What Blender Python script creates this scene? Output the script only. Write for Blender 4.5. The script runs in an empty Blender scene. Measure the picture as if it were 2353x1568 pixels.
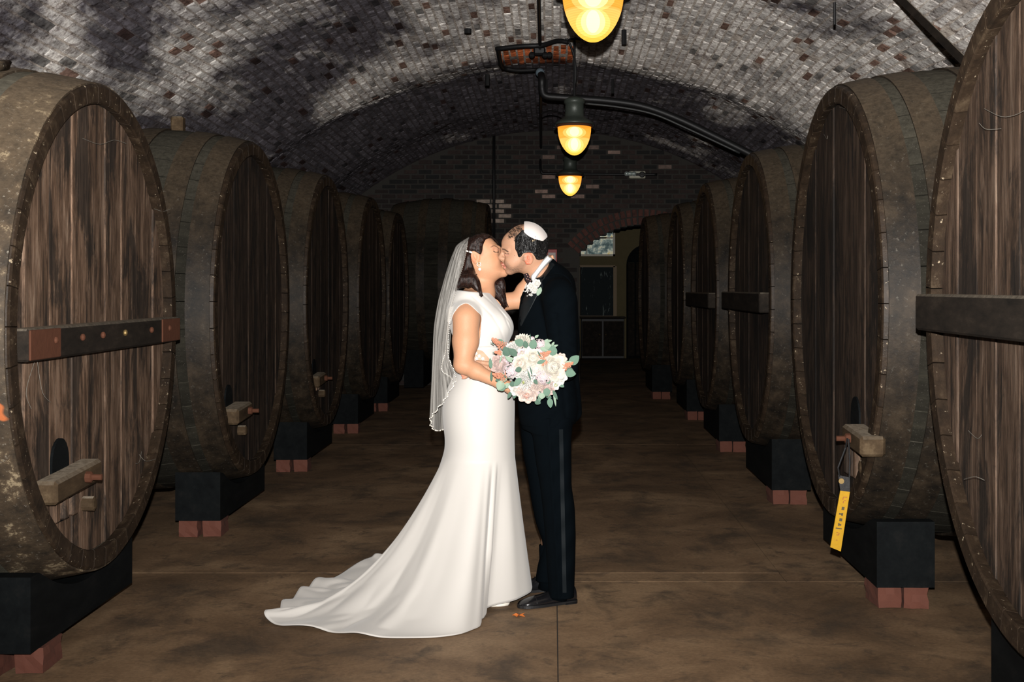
import bpy, bmesh, math, random
import numpy as np
from mathutils import Vector, Matrix
import openvdb as vdb

C = bpy.context.scene.collection
S = bpy.context.scene
rnd = random.Random(7)
PI = math.pi
F = 3000.0            # focal length in pixels of the 2353 x 1568 frame
CX, CY, EYE = 1270.0, 660.0, 1.45   # where the camera axis meets the picture, height of the lens

# ------------------------------------------------------------------ camera
cam_d = bpy.data.cameras.new('camera'); cam = bpy.data.objects.new('camera', cam_d); C.objects.link(cam)
cam.location = (0, 0, EYE); cam.rotation_euler = (PI/2, 0, 0)
cam_d.sensor_width = 36; cam_d.lens = 36*F/2353
cam_d.shift_x = -(CX-1176.5)/2353; cam_d.shift_y = (CY-784)/2353
cam_d.clip_start = .05; cam_d.clip_end = 100
S.camera = cam
# ------------------------------------------------------------------ world, lights, exposure
w = bpy.data.worlds.new('world'); S.world = w; w.use_nodes = True
w.node_tree.nodes['Background'].inputs[0].default_value = (.5, .62, .7, 1)
w.node_tree.nodes['Background'].inputs[1].default_value = .0015
S.view_settings.view_transform = 'Standard'; S.view_settings.look = 'None'
S.view_settings.gamma = 1; S.view_settings.use_curve_mapping = False
S.view_settings.exposure = 0.0
fl = bpy.data.lights.new('camera_flash', 'SPOT'); fl.energy = 3600; fl.color = (1, .97, .93)
fl.spot_size = math.radians(96); fl.spot_blend = 1.0; fl.shadow_soft_size = .015
flo = bpy.data.objects.new('camera_flash', fl); C.objects.link(flo)
flo.location = (.0, -.02, EYE+.15); flo.rotation_euler = (PI/2+math.radians(14), 0, math.radians(0))

# ------------------------------------------------------------------ helpers
def P(px, py, y):
    """point at depth y seen at photograph pixel px, py"""
    return Vector(((px-CX)*y/F, y, EYE-(py-CY)*y/F))
def PF(px, py, z=0.0):
    """point at height z seen at pixel px, py"""
    y = (EYE-z)*F/(py-CY)
    return Vector(((px-CX)*y/F, y, z))
def tag(o, label=None, cat=None, group=None, kind=None):
    if label: o['label'] = label
    if cat: o['category'] = cat
    if group: o['group'] = group
    if kind: o['kind'] = kind
    return o
def empty(name, loc=(0, 0, 0), rotz=0.0, parent=None):
    o = bpy.data.objects.new(name, None); C.objects.link(o)
    o.location = loc; o.rotation_euler = (0, 0, rotz); o.empty_display_size = .1
    if parent: o.parent = parent
    return o
def thing(name, label, cat, loc=(0, 0, 0), rotz=0.0, group=None):
    return tag(empty(name, loc, rotz), label, cat, group)
def link(name, me, parent=None, mat=None):
    o = bpy.data.objects.new(name, me); C.objects.link(o)
    if parent: o.parent = parent
    if mat is not None and not me.materials: me.materials.append(mat)
    return o
def mesh(name, v, f, mat=None, smooth=False):
    me = bpy.data.meshes.new(name)
    me.from_pydata([tuple(map(float, a)) for a in v], [], [tuple(int(i) for i in a) for a in f])
    me.update()
    if mat is not None: me.materials.append(mat)
    if smooth: me.shade_smooth()
    return me
def mesh_np(name, v, q, mat=None, smooth=False):
    """quads as numpy arrays, fast"""
    me = bpy.data.meshes.new(name)
    v = np.asarray(v, np.float32); q = np.asarray(q, np.int32)
    me.vertices.add(len(v)); me.vertices.foreach_set('co', v.ravel())
    k = q.shape[1]
    me.loops.add(q.size); me.loops.foreach_set('vertex_index', q.ravel())
    me.polygons.add(len(q)); me.polygons.foreach_set('loop_start', np.arange(len(q), dtype=np.int32)*k)
    me.polygons.foreach_set('loop_total', np.full(len(q), k, np.int32))
    me.update(calc_edges=True); me.validate()
    if mat is not None: me.materials.append(mat)
    if smooth: me.shade_smooth()
    else: me.shade_flat()
    return me
class MB:
    """collects simple shapes, builds ONE mesh"""
    def __init__(s): s.v = []; s.f = []
    def add(s, v, f):
        n = len(s.v); s.v += [tuple(a) for a in v]; s.f += [tuple(i+n for i in a) for a in f]; return s
    def box(s, c, d, rot=None, bev=0.0):
        x, y, z = [a/2 for a in d]
        if bev <= 0:
            vs = [Vector((i*x, j*y, k*z)) for i in (-1, 1) for j in (-1, 1) for k in (-1, 1)]
            fs = [(0, 1, 3, 2), (4, 6, 7, 5), (0, 4, 5, 1), (2, 3, 7, 6), (0, 2, 6, 4), (1, 5, 7, 3)]
        else:
            b = min(bev, x*.9, y*.9, z*.9); vs = []
            for i in (-1, 1):
                for j in (-1, 1):
                    for k in (-1, 1):
                        vs += [Vector((i*x, j*(y-b), k*(z-b))), Vector((i*(x-b), j*y, k*(z-b))), Vector((i*(x-b), j*(y-b), k*z))]
            bm = bmesh.new()
            for q in vs: bm.verts.new(q)
            r = bmesh.ops.convex_hull(bm, input=bm.verts)
            bm.verts.index_update(); vs = [q.co.copy() for q in bm.verts]; fs = [tuple(q.index for q in g.verts) for g in bm.faces]; bm.free()
        if rot is not None: vs = [rot @ q for q in vs]
        c = Vector(c)
        return s.add([q+c for q in vs], fs)
    def tube(s, pts, r, n=8, closed=False, cap=True):
        pts = [Vector(p) for p in pts]; m = len(pts)
        rr = r if isinstance(r, (list, tuple)) else [r]*m
        base = len(s.v); up = None; V = []
        for i, p in enumerate(pts):
            if closed: t = pts[(i+1) % m]-pts[i-1]
            else: t = pts[min(i+1, m-1)]-pts[max(i-1, 0)]
            if t.length < 1e-9: t = Vector((0, 0, 1))
            t.normalize()
            if up is None:
                up = Vector((0, 0, 1)) if abs(t.z) < .9 else Vector((1, 0, 0))
            a = t.cross(up)
            if a.length < 1e-6: a = t.orthogonal()
            a.normalize(); b = a.cross(t); up = b
            for k in range(n):
                an = 2*PI*k/n; V.append(p+a*(rr[i]*math.cos(an))+b*(rr[i]*math.sin(an)))
        fs = []
        for i in range(m if closed else m-1):
            for k in range(n):
                j = (i+1) % m
                fs.append((i*n+k, i*n+(k+1) % n, j*n+(k+1) % n, j*n+k))
        if cap and not closed:
            fs.append(tuple(range(n))[::-1]); fs.append(tuple((m-1)*n+k for k in range(n)))
        return s.add(V, fs)
    def lathe(s, prof, n=24, c=(0, 0, 0), axis=None, cap=True):
        """prof = [(r, h)], around z (or given 3x3 matrix)"""
        V = []; c = Vector(c)
        for r, h in prof:
            for k in range(n):
                an = 2*PI*k/n; q = Vector((r*math.cos(an), r*math.sin(an), h))
                if axis is not None: q = axis @ q
                V.append(q+c)
        m = len(prof); fs = [(i*n+k, i*n+(k+1) % n, (i+1)*n+(k+1) % n, (i+1)*n+k) for i in range(m-1) for k in range(n)]
        if cap: fs.append(tuple(range(n))[::-1]); fs.append(tuple((m-1)*n+k for k in range(n)))
        return s.add(V, fs)
    def sphere(s, c, r, n=8, m=6, sc=(1, 1, 1), rot=None):
        prof = [(max(1e-4, math.sin(PI*i/m)), -math.cos(PI*i/m)) for i in range(m+1)]
        ax = Matrix.Diagonal(Vector(sc)*r)
        if rot is not None: ax = rot @ ax
        return s.lathe(prof, n, c, ax, cap=False)
    def me(s, name, mat=None, smooth=False): return mesh(name, s.v, s.f, mat, smooth)
    def build(s, name, mat, parent=None, smooth=False): return link(name, s.me(name, mat, smooth), parent)
def auto_smooth(me, ang=40):
    me.shade_smooth()
    bm = bmesh.new(); bm.from_mesh(me)
    for e in bm.edges:
        if len(e.link_faces) == 2 and e.calc_face_angle(0) > math.radians(ang): e.smooth = False
    bm.to_mesh(me); bm.free()
def catmull(pts, n, closed=False):
    """pts: array-like k x d -> resampled n rows, uniform parameter"""
    p = np.asarray(pts, float); k = len(p)
    t = np.linspace(0, k if closed else k-1, n, endpoint=not closed)
    i = np.floor(t).astype(int)
    if not closed: i = np.minimum(i, k-2)
    u = (t-i)[:, None]
    g = (lambda j: p[j % k]) if closed else (lambda j: p[np.clip(j, 0, k-1)])
    a, b, c, d = g(i-1), g(i), g(i+1), g(i+2)
    return .5*((2*b)+(-a+c)*u+(2*a-5*b+4*c-d)*u**2+(-a+3*b-3*c+d)*u**3)

# ------------------------------------------------------------------ materials
def nt(name):
    m = bpy.data.materials.new(name); m.use_nodes = True
    t = m.node_tree; return m, t, t.nodes['Principled BSDF']
def node(t, kind, **kw):
    n = t.nodes.new(kind)
    for k, v in kw.items():
        if k.startswith('i_'):
            key = k[2:].replace('_', ' '); n.inputs[int(key) if key.isdigit() else key].default_value = v
        else: setattr(n, k, v)
    return n
def coords(t, scale=(1, 1, 1), rand=0.0, kind='Object'):
    tc = node(t, 'ShaderNodeTexCoord'); mp = node(t, 'ShaderNodeMapping'); mp.inputs['Scale'].default_value = scale
    t.links.new(tc.outputs[kind], mp.inputs['Vector'])
    if rand:
        oi = node(t, 'ShaderNodeObjectInfo'); mu = node(t, 'ShaderNodeMath', operation='MULTIPLY'); mu.inputs[1].default_value = rand
        t.links.new(oi.outputs['Random'], mu.inputs[0]); t.links.new(mu.outputs[0], mp.inputs['Location'])
    return mp.outputs[0]
def noise(t, vec, scale=5, detail=6, rough=.6, dist=0.0):
    n = node(t, 'ShaderNodeTexNoise'); n.inputs['Scale'].default_value = scale; n.inputs['Detail'].default_value = detail
    n.inputs['Roughness'].default_value = rough; n.inputs['Distortion'].default_value = dist
    t.links.new(vec, n.inputs['Vector']); return n.outputs['Fac']
def ramp(t, fac, stops, interp='LINEAR'):
    r = node(t, 'ShaderNodeValToRGB'); r.color_ramp.interpolation = interp
    e = r.color_ramp.elements
    while len(e) < len(stops): e.new(.5)
    for q, (p, c) in zip(e, stops):
        q.position = p; q.color = (c, c, c, 1) if isinstance(c, (int, float)) else (*c, 1)
    t.links.new(fac, r.inputs[0]); return r.outputs[0]
def mix(t, fac, a, b, mode='MIX'):
    m = node(t, 'ShaderNodeMix', data_type='RGBA', blend_type=mode)
    for s, v in ((0, fac), (6, a), (7, b)):
        if hasattr(v, 'is_linked') or isinstance(v, bpy.types.NodeSocket): t.links.new(v, m.inputs[s])
        else: m.inputs[s].default_value = v if s == 0 else (*v, 1)
    return m.outputs[2]
def bump(t, bs, h, strength=.3, dist=.01):
    b = node(t, 'ShaderNodeBump'); b.inputs['Strength'].default_value = strength; b.inputs['Distance'].default_value = dist
    t.links.new(h, b.inputs['Height']); t.links.new(b.outputs[0], bs.inputs['Normal'])
def plain(name, col, rough=.5, metal=0.0, spec=.5, bmp=0, bscale=60, **kw):
    m, t, b = nt(name); b.inputs['Base Color'].default_value = (*col, 1); b.inputs['Roughness'].default_value = rough
    b.inputs['Metallic'].default_value = metal; b.inputs['Specular IOR Level'].default_value = spec
    for k, v in kw.items(): b.inputs[k.replace('_', ' ')].default_value = v
    if bmp or True:
        v = coords(t, rand=7); n = noise(t, v, bscale, 4)
        c = mix(t, n, tuple(x*.82 for x in col), tuple(min(1, x*1.18) for x in col)); t.links.new(c, b.inputs['Base Color'])
        if bmp: bump(t, b, n, bmp, .004)
    return m
def glow(name, col, strength):
    m = bpy.data.materials.new(name); m.use_nodes = True; t = m.node_tree; t.nodes.clear()
    e = node(t, 'ShaderNodeEmission'); e.inputs[0].default_value = (*col, 1); e.inputs[1].default_value = strength
    o = node(t, 'ShaderNodeOutputMaterial'); t.links.new(e.outputs[0], o.inputs[0]); return m

def dust(t, c, col, lo, hi, amt):
    """dust and mould lying on whatever faces upward"""
    g = node(t, 'ShaderNodeNewGeometry'); s = node(t, 'ShaderNodeSeparateXYZ'); t.links.new(g.outputs['Normal'], s.inputs[0])
    r = ramp(t, s.outputs['Z'], [(lo, 0.0), (hi, amt)]); n = ramp(t, noise(t, g.outputs['Position'], 40, 6, .75), [(.35, .35), (.6, 1.0)])
    return mix(t, mix(t, 1.0, r, n, 'MULTIPLY'), c, col)
def m_head(dark=1.0):
    m, t, b = nt('weathered_head_planks' if dark == 1 else 'dim_head_planks' if dark > .5 else 'shaded_head_planks')
    v = coords(t, (1, 1, .13), rand=9); v2 = coords(t, (1, 1, .40), rand=13)
    n1 = noise(t, v, 24, 10, .74, .4); n2 = noise(t, v2, 3.6, 9, .74, .5); n3 = noise(t, coords(t, (1, 1, .04), rand=3), 90, 3, .6)
    c = ramp(t, n1, [(.32, (.02, .015, .012)), (.45, (.09, .057, .037)), (.55, (.18, .122, .086)), (.70, (.31, .24, .185))])
    st = ramp(t, n2, [(.43, 0.0), (.50, 1.0)])
    c = mix(t, st, mix(t, .78, c, (.014, .013, .012)), c)
    gp = ramp(t, n3, [(.36, .35), (.6, 1.0)])
    c = mix(t, .75, c, gp, 'MULTIPLY')
    oi = node(t, 'ShaderNodeObjectInfo'); hs = node(t, 'ShaderNodeMapRange'); hs.inputs[3].default_value = .7; hs.inputs[4].default_value = 1.25
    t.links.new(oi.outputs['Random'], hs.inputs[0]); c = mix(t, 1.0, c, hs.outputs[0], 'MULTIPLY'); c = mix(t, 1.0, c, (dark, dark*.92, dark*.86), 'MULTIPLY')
    t.links.new(c, b.inputs['Base Color']); b.inputs['Roughness'].default_value = .72; b.inputs['Specular IOR Level'].default_value = .25
    bump(t, b, n1, .5, .006); return m
def m_stave(dark=1.0):
    m, t, b = nt('dusty_staves' if dark == 1 else 'shaded_staves')
    v = coords(t, (.25, 1, 1), rand=5); n1 = noise(t, v, 16, 6, .65); n2 = noise(t, coords(t, rand=2), 140, 3, .6)
    c = ramp(t, n1, [(.3, (.04, .036, .027)), (.55, (.08, .074, .056)), (.75, (.14, .125, .09))])
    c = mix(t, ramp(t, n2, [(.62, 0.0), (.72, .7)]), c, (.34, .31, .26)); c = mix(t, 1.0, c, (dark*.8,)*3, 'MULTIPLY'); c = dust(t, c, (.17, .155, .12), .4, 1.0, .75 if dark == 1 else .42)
    t.links.new(c, b.inputs['Base Color']); b.inputs['Roughness'].default_value = .85; b.inputs['Specular IOR Level'].default_value = .08
    bump(t, b, n1, .35, .005); return m
def m_hoop(peel, dark=1.0):
    m, t, b = nt('painted_iron_hoop' if peel else 'rusty_hoop' if dark == 1 else 'shaded_rusty_hoop')
    v = coords(t, rand=11); n1 = noise(t, v, 9, 8, .7); n2 = noise(t, v, 60, 5, .7); n3 = noise(t, v, 3.1, 3, .6)
    c = ramp(t, n1, [(.34, (.018, .015, .012)), (.52, (.06, .043, .028)), (.7, (.13, .092, .058))])
    c = mix(t, ramp(t, n2, [(.60, 0.0), (.70, .65)]), c, (.3, .27, .22))
    if peel:
        k = ramp(t, n1, [(.56, 0.0), (.60, 1.0)]); k2 = ramp(t, n2, [(.47, 0.0), (.53, 1.0)])
        c = mix(t, mix(t, 1.0, k, k2, 'MULTIPLY'), c, (.28, .22, .14))
        k3 = ramp(t, n3, [(.735, 0.0), (.75, 1.0)]); c = mix(t, k3, c, (.42, .12, .04))
    else:
        k3 = ramp(t, noise(t, v, 5, 9, .85), [(.70, 0.0), (.72, .8)]); c = mix(t, k3, c, (.32, .03, .02))
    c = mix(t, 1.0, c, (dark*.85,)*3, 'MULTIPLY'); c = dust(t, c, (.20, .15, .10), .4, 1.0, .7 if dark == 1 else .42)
    t.links.new(c, b.inputs['Base Color']); b.inputs['Roughness'].default_value = .6; b.inputs['Specular IOR Level'].default_value = .18
    bump(t, b, n2, .45, .004); return m
def m_rim():
    m, t, b = nt('worn_rim')
    v = coords(t, rand=4); n1 = noise(t, v, 12, 7, .7); n2 = noise(t, v, 45, 4, .7)
    c = ramp(t, n1, [(.3, (.009, .006, .004)), (.55, (.024, .015, .009)), (.72, (.06, .042, .026))])
    c = mix(t, ramp(t, n2, [(.64, 0.0), (.7, .8)]), c, (.36, .29, .2))
    t.links.new(c, b.inputs['Base Color']); b.inputs['Roughness'].default_value = .55; b.inputs['Specular IOR Level'].default_value = .2; bump(t, b, n2, .4, .004); return m
def m_beam(name, cols, rough=.8):
    m, t, b = nt(name); v = coords(t, (1, .3, 1), rand=4); n1 = noise(t, v, 14, 6, .7)
    c = ramp(t, n1, [(.3, cols[0]), (.55, cols[1]), (.75, cols[2])]); c = dust(t, c, (.42, .36, .28), .6, .95, .7 if 'block' not in name or 'black' not in name else 0.0)
    t.links.new(c, b.inputs['Base Color']); b.inputs['Roughness'].default_value = rough; b.inputs['Specular IOR Level'].default_value = .08; bump(t, b, n1, .4, .005); return m
def m_vault(name='whitewashed_brick', base=False):
    m, t, b = nt(name)
    at = node(t, 'ShaderNodeAttribute', attribute_name='tone'); 
    g = node(t, 'ShaderNodeNewGeometry'); mp = node(t, 'ShaderNodeMapping'); t.links.new(g.outputs['Position'], mp.inputs[0])
    v = mp.outputs[0]
    n1 = noise(t, v, 1.1, 5, .62, .3); n2 = noise(t, v, 22, 6, .75); n3 = noise(t, v, 75, 4, .7)
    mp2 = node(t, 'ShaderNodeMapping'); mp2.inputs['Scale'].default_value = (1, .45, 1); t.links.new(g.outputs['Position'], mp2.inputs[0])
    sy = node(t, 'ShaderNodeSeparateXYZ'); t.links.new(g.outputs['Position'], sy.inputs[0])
    dm = node(t, 'ShaderNodeMapRange'); dm.inputs[1].default_value = 12.3; dm.inputs[2].default_value = 16.0; dm.inputs[3].default_value = 0; dm.inputs[4].default_value = -.22; t.links.new(sy.outputs['Y'], dm.inputs[0])  # vault colour darkened with depth on top of the soot, imitating fading light
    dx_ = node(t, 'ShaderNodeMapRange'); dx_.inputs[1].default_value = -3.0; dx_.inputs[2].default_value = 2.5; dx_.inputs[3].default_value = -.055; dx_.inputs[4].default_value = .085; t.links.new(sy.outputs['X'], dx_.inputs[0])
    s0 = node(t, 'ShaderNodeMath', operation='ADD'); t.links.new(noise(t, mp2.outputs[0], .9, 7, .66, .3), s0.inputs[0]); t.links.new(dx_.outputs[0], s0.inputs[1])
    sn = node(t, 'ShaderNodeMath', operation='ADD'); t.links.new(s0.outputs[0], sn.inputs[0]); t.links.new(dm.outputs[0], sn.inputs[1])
    soot_and_dim = ramp(t, sn.outputs[0], [(.415, 0.0), (.56, 1.0)])
    white = ramp(t, n2, [(.34, (.16, .13, .12)), (.45, (.62, .57, .53)), (.58, (.95, .91, .86))])
    if not base: c = mix(t, 1.0, white, at.outputs['Color'], 'MULTIPLY')
    else: c = mix(t, 1.0, white, (.60, .56, .52), 'MULTIPLY')
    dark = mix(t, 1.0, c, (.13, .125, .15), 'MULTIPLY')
    c = mix(t, soot_and_dim, dark, c)
    pit = ramp(t, noise(t, v, 9, 8, .8), [(.52, 0.0), (.60, .75)]); c = mix(t, pit, c, mix(t, 1.0, c, (.30, .25, .24), 'MULTIPLY'))
    c = mix(t, ramp(t, n3, [(.60, 0.0), (.68, .8)]), c, (.03, .025, .025))
    t.links.new(c, b.inputs['Base Color']); b.inputs['Roughness'].default_value = .9; b.inputs['Specular IOR Level'].default_value = .15
    b.inputs['Diffuse Roughness'].default_value = 1.0
    n5 = noise(t, v, 70, 5, .75); bump(t, b, n5, 1.0, .009); return m
def m_wallbrick():
    m, t, b = nt('dark_wall_brick'); at = node(t, 'ShaderNodeAttribute', attribute_name='tone')
    g = node(t, 'ShaderNodeNewGeometry'); n2 = noise(t, g.outputs['Position'], 14, 6, .7)
    c = mix(t, 1.0, ramp(t, n2, [(.3, .5), (.7, 1.3)]), at.outputs['Color'], 'MULTIPLY')
    t.links.new(c, b.inputs['Base Color']); b.inputs['Roughness'].default_value = .85; bump(t, b, n2, .5, .01); return m
def m_floor():
    m, t, b = nt('stained_concrete'); g = node(t, 'ShaderNodeNewGeometry'); v = g.outputs['Position']
    n1 = noise(t, v, 1.3, 8, .62, .5); n2 = noise(t, v, 55, 5, .7); n3 = noise(t, v, 7, 7, .7, .6)
    mp = node(t, 'ShaderNodeMapping'); mp.inputs['Scale'].default_value = (1.2, .8, 1); t.links.new(v, mp.inputs[0])
    n4 = noise(t, mp.outputs[0], 2.2, 7, .65, .4)
    c = ramp(t, n1, [(.3, (.09, .055, .030)), (.5, (.18, .112, .062)), (.7, (.30, .198, .113))])
    c = mix(t, ramp(t, n3, [(.34, .6), (.46, 0.0)]), c, (.05, .036, .025))
    c = mix(t, ramp(t, n4, [(.34, .7), (.5, 0.0)]), c, (.05, .037, .026))
    c = mix(t, .35, c, ramp(t, n2, [(.3, .35), (.7, 1.6)]), 'MULTIPLY')
    c = mix(t, ramp(t, noise(t, v, 120, 2, .5), [(.74, 0.0), (.78, .8)]), c, (.5, .42, .32))
    t.links.new(c, b.inputs['Base Color']); b.inputs['Roughness'].default_value = .72; b.inputs['Specular IOR Level'].default_value = .3
    bump(t, b, n2, .25, .004); return m

M = {}
M['head'] = m_head(); M['head_shaded'] = m_head(.27); M['head_mid'] = m_head(.55); M['stave'] = m_stave(); M['stave_shaded'] = m_stave(.26); M['hoop_shaded'] = m_hoop(False, .36); M['hoop'] = m_hoop(False); M['peel'] = m_hoop(True); M['rim'] = m_rim()
M['beam'] = m_beam('dark_beam', ((.008, .007, .006), (.018, .014, .011), (.034, .026, .02)))
M['block'] = m_beam('blackened_block', ((.002, .0025, .003), (.004, .005, .0055), (.008, .008, .008)), .8)
M['clamp'] = m_beam('worn_clamp', ((.03, .020, .012), (.06, .040, .023), (.12, .085, .05)))
M['rust'] = plain('rusty_plate', (.075, .028, .015), .8, .1, .2, bmp=.5, bscale=30)
M['bolt'] = plain('bolt_metal', (.35, .24, .10), .35, .8)
M['black'] = plain('black_iron', (.012, .012, .013), .5, .4, bmp=.2)
M['conduit'] = plain('grey_conduit', (.035, .037, .038), .5, .3)
M['redbrick'] = plain('red_brick', (.10, .030, .017), .85, bmp=.6, bscale=25)
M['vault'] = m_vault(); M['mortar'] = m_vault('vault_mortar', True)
M['wallbrick'] = m_wallbrick(); M['wallmortar'] = plain('wall_mortar', (.034, .031, .027), .9, bmp=.4)
M['floor'] = m_floor(); M['joint'] = plain('joint_dirt', (.02, .015, .011), .9)
# ------------------------------------------------------------------ the vault
VR, VZ, VX = 4.7, 3.75, 3.3        # radius, crown height, half width of the cellar
Y0V, Y1V = -1.0, 19.3
VC = VZ-VR
_wy = [-1, 3.0, 6.3, 8.2, 9.3, 10.6, 12.75, 14.1, 16.4, 17.6, 19.3]
_wz = [.0, .02, .05, -.03, .05, .06, -.11, .10, -.06, .04, .0]
def wave(y, th=0.0):
    """height of the vault skin above the plain circle: shallow bays one behind another"""
    a = np.interp(y, _wy, _wz); b = np.interp(y-.25, _wy, _wz); c = np.interp(y+.25, _wy, _wz)
    return (a+b+c)/3*(0.55+.45*np.abs(np.sin(np.asarray(th)*1.3))*1.6)
def vault_r(y, th): return VR+wave(y, th)
TH = math.asin(VX/VR)
def build_vault():
    ys = np.arange(Y0V, Y1V+.01, .15); ths = np.linspace(-TH-.02, TH+.02, 90)
    yy, tt = np.meshgrid(ys, ths, indexing='ij'); rr = vault_r(yy, tt)+.003
    v = np.stack([rr*np.sin(tt), yy, VC+rr*np.cos(tt)], -1).reshape(-1, 3)
    a, b = len(ys), len(ths); i = np.arange(a*b).reshape(a, b)
    q = np.stack([i[:-1, :-1], i[:-1, 1:], i[1:, 1:], i[1:, :-1]], -1).reshape(-1, 4)
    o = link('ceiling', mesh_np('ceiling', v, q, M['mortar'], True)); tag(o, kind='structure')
    # bricks
    R = np.random.RandomState(5)
    cw = .069; bl = .205; n = int(2*TH*VR/cw); bricks = []
    for k in range(n):
        th = -TH+(k+.5)*cw/VR; off = R.rand()*.09+(k % 2)*bl/2
        for j in range(int((Y1V-5.2)/bl)):
            yc = 5.2+off+j*bl+R.uniform(-.004, .004)
            if yc > Y1V-.1: continue
            if R.rand() < .014: continue
            bricks.append((th, yc, R.uniform(.9, 1.0), R.uniform(.84, 1.0), R.normal(0, .0025), R.normal(0, .03), R.normal(0, .025), R.rand(), R.rand()))
    B = np.array(bricks); th, yc, sl, sw, pr, tx, ty, r1, r2 = B.T
    hl = (bl-.009)/2*sl; hw = (cw-.008)/2*sw
    rad = vault_r(yc, th)-pr; dep = .05
    # local frame: e1 = y, e2 = tangent, e3 = inward normal
    s, c = np.sin(th), np.cos(th); z0 = np.zeros_like(s)
    e1 = np.stack([z0, z0+1, z0], -1); e2 = np.stack([c, z0, -s], -1); e3 = np.stack([-s, z0, -c], -1)
    slope = (vault_r(yc+.1, th)-vault_r(yc-.1, th))/.2
    cen = np.stack([rad*s, yc, VC+rad*c], -1)
    V = np.zeros((len(B), 8, 3)); q = 0
    for lev in (0, 1):
        for a, b in ((-1, -1), (1, -1), (1, 1), (-1, 1)):
            inset = 0.0 if lev == 0 else .003
            h = (0.006-(slope+ty)*a*hl+tx*b*hw*.6) if lev else -dep
            V[:, q] = cen+e1*((a*(hl-inset)))[:, None]+e2*((b*(hw-inset)))[:, None]+e3*(np.asarray(h)*np.ones(len(B)))[:, None]; q += 1
    Fq = np.array([[4, 5, 6, 7], [0, 1, 5, 4], [1, 2, 6, 5], [2, 3, 7, 6], [3, 0, 4, 7]])
    # tone of each brick: whitewash, bare brick, grime
    tone = np.ones((len(B), 3))*(0.50+.50*r1)[:, None]
    red = r2 > .965; tone[red] = np.array([.34, .22, .18])*(0.4+.6*r1[red])[:, None]
    dk = (r2 < .06); tone[dk] *= .4
    patch = (cen[:, 0] > -.55) & (cen[:, 0] < .22) & (yc > 12.2) & (yc < 13.3)
    tone[patch] = np.array([.95, .27, .10])*(0.35+.75*r1[patch])[:, None]
    # which ones show largest in the photograph
    px = CX+F*cen[:, 0]/yc; py = CY-F*(cen[:, 2]-EYE)/yc
    lim = np.interp(px, [0, 215, 300, 400, 560, 760, 860, 1200, 1450, 1600, 1760, 1850, 1955, 2200, 2260, 2353], [175, 190, 250, 300, 320, 400, 420, 300, 300, 350, 340, 335, 185, 145, 60, 0])
    vis = (px > -5) & (px < 2358) & (py > -4) & (py < lim-6)
    size = np.abs(((V[:, 5]-V[:, 4])/yc[:, None])[:, 0]*0)+1/yc**2*np.abs((cen[:, 0]*e3[:, 0]+(cen[:, 2]-EYE)*e3[:, 2])/yc)
    order = np.argsort(-np.where(vis, size, -1)); near = set(order[:300].tolist())
    rest = np.array([i for i in range(len(B)) if i not in near])
    def tone_attr(me, cols):
        a = me.attributes.new('tone', 'FLOAT_COLOR', 'FACE')
        arr = np.concatenate([cols, np.ones((len(cols), 1))], 1).astype(np.float32); a.data.foreach_set('color', arr.ravel())
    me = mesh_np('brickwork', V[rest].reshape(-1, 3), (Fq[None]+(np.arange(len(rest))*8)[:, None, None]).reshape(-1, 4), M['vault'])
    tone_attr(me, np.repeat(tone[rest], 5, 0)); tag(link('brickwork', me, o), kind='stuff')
    # twelve brick shapes, shared by the 300 nearest
    prot = []
    for k in range(12):
        hl0, hw0 = .098*R.uniform(.94, 1), .0305*R.uniform(.9, 1.02); j = R.normal(0, .0025, (8, 3))
        vs = [(a*hl0, b*hw0, -dep) for a, b in ((-1, -1), (1, -1), (1, 1), (-1, 1))]+[(a*(hl0-.003), b*(hw0-.003), .006) for a, b in ((-1, -1), (1, -1), (1, 1), (-1, 1))]
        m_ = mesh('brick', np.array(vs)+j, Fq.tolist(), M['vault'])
        l = .50+.50*k/11; cc = np.array([[l, l, l]]*5)
        if k == 10: cc[:] = (.26, .17, .14)
        if k == 11: cc[:] = .25
        tone_attr(m_, cc); prot.append(m_)
    for i in near:
        k = 11 if dk[i] else 10 if red[i] else int(r1[i]*9.99)
        b_ = link('brick', prot[k], o)
        mt = Matrix((Vector(e1[i]), Vector(e2[i]), Vector(e3[i]))).transposed().to_4x4()
        a_ = mt @ Matrix.Rotation(ty[i]+slope[i], 4, 'Y') @ Matrix.Rotation(tx[i], 4, 'X'); a_.translation = Vector(cen[i]); b_.matrix_world = a_
    return o
ceiling = build_vault()

# ------------------------------------------------------------------ floor, side walls
def slab(name, x0, x1, y0, y1, par):
    mb = MB(); g = .004; d = 0
    mb.box(((x0+x1)/2, (y0+y1)/2, -.06+d), (x1-x0-g, y1-y0-g, .12), bev=.0015); o = mb.build(name, M['floor'], par); return o
fb = MB().box((0, 13, -.09), (6.9, 30, .15)).build('floor', M['joint']); tag(fb, kind='structure')
for x0, x1, y0, y1 in ((-3.3, .02, -1, 4.0), (.02, 3.3, -1, 4.0), (-3.3, .02, 4.0, 6.62), (.02, 3.3, 4.0, 6.42), (-3.3, 1.15, 6.62, 12), (-3.3, 1.3, 12, 19.5), (1.15, 3.3, 6.42, 12), (1.3, 3.3, 12, 19.5), (-.4, 3.3, 19.5, 27.4), (.02, 1.15, 6.42, 6.62)):
    slab('slab', x0, x1, y0, y1, fb)
hs = VC+math.sqrt(VR**2-VX**2)
for s, nm in ((-1, 'wall_left'), (1, 'wall_right')):
    tag(MB().box((s*(VX+.1), 9.2, hs/2), (.2, 20.6, hs+.1)).build(nm, M['wallmortar']), kind='structure')
tag(MB().box((0, -1.1, 1.9), (6.8, .2, 3.9)).build('wall_front', M['wallmortar']), kind='structure')

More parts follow.
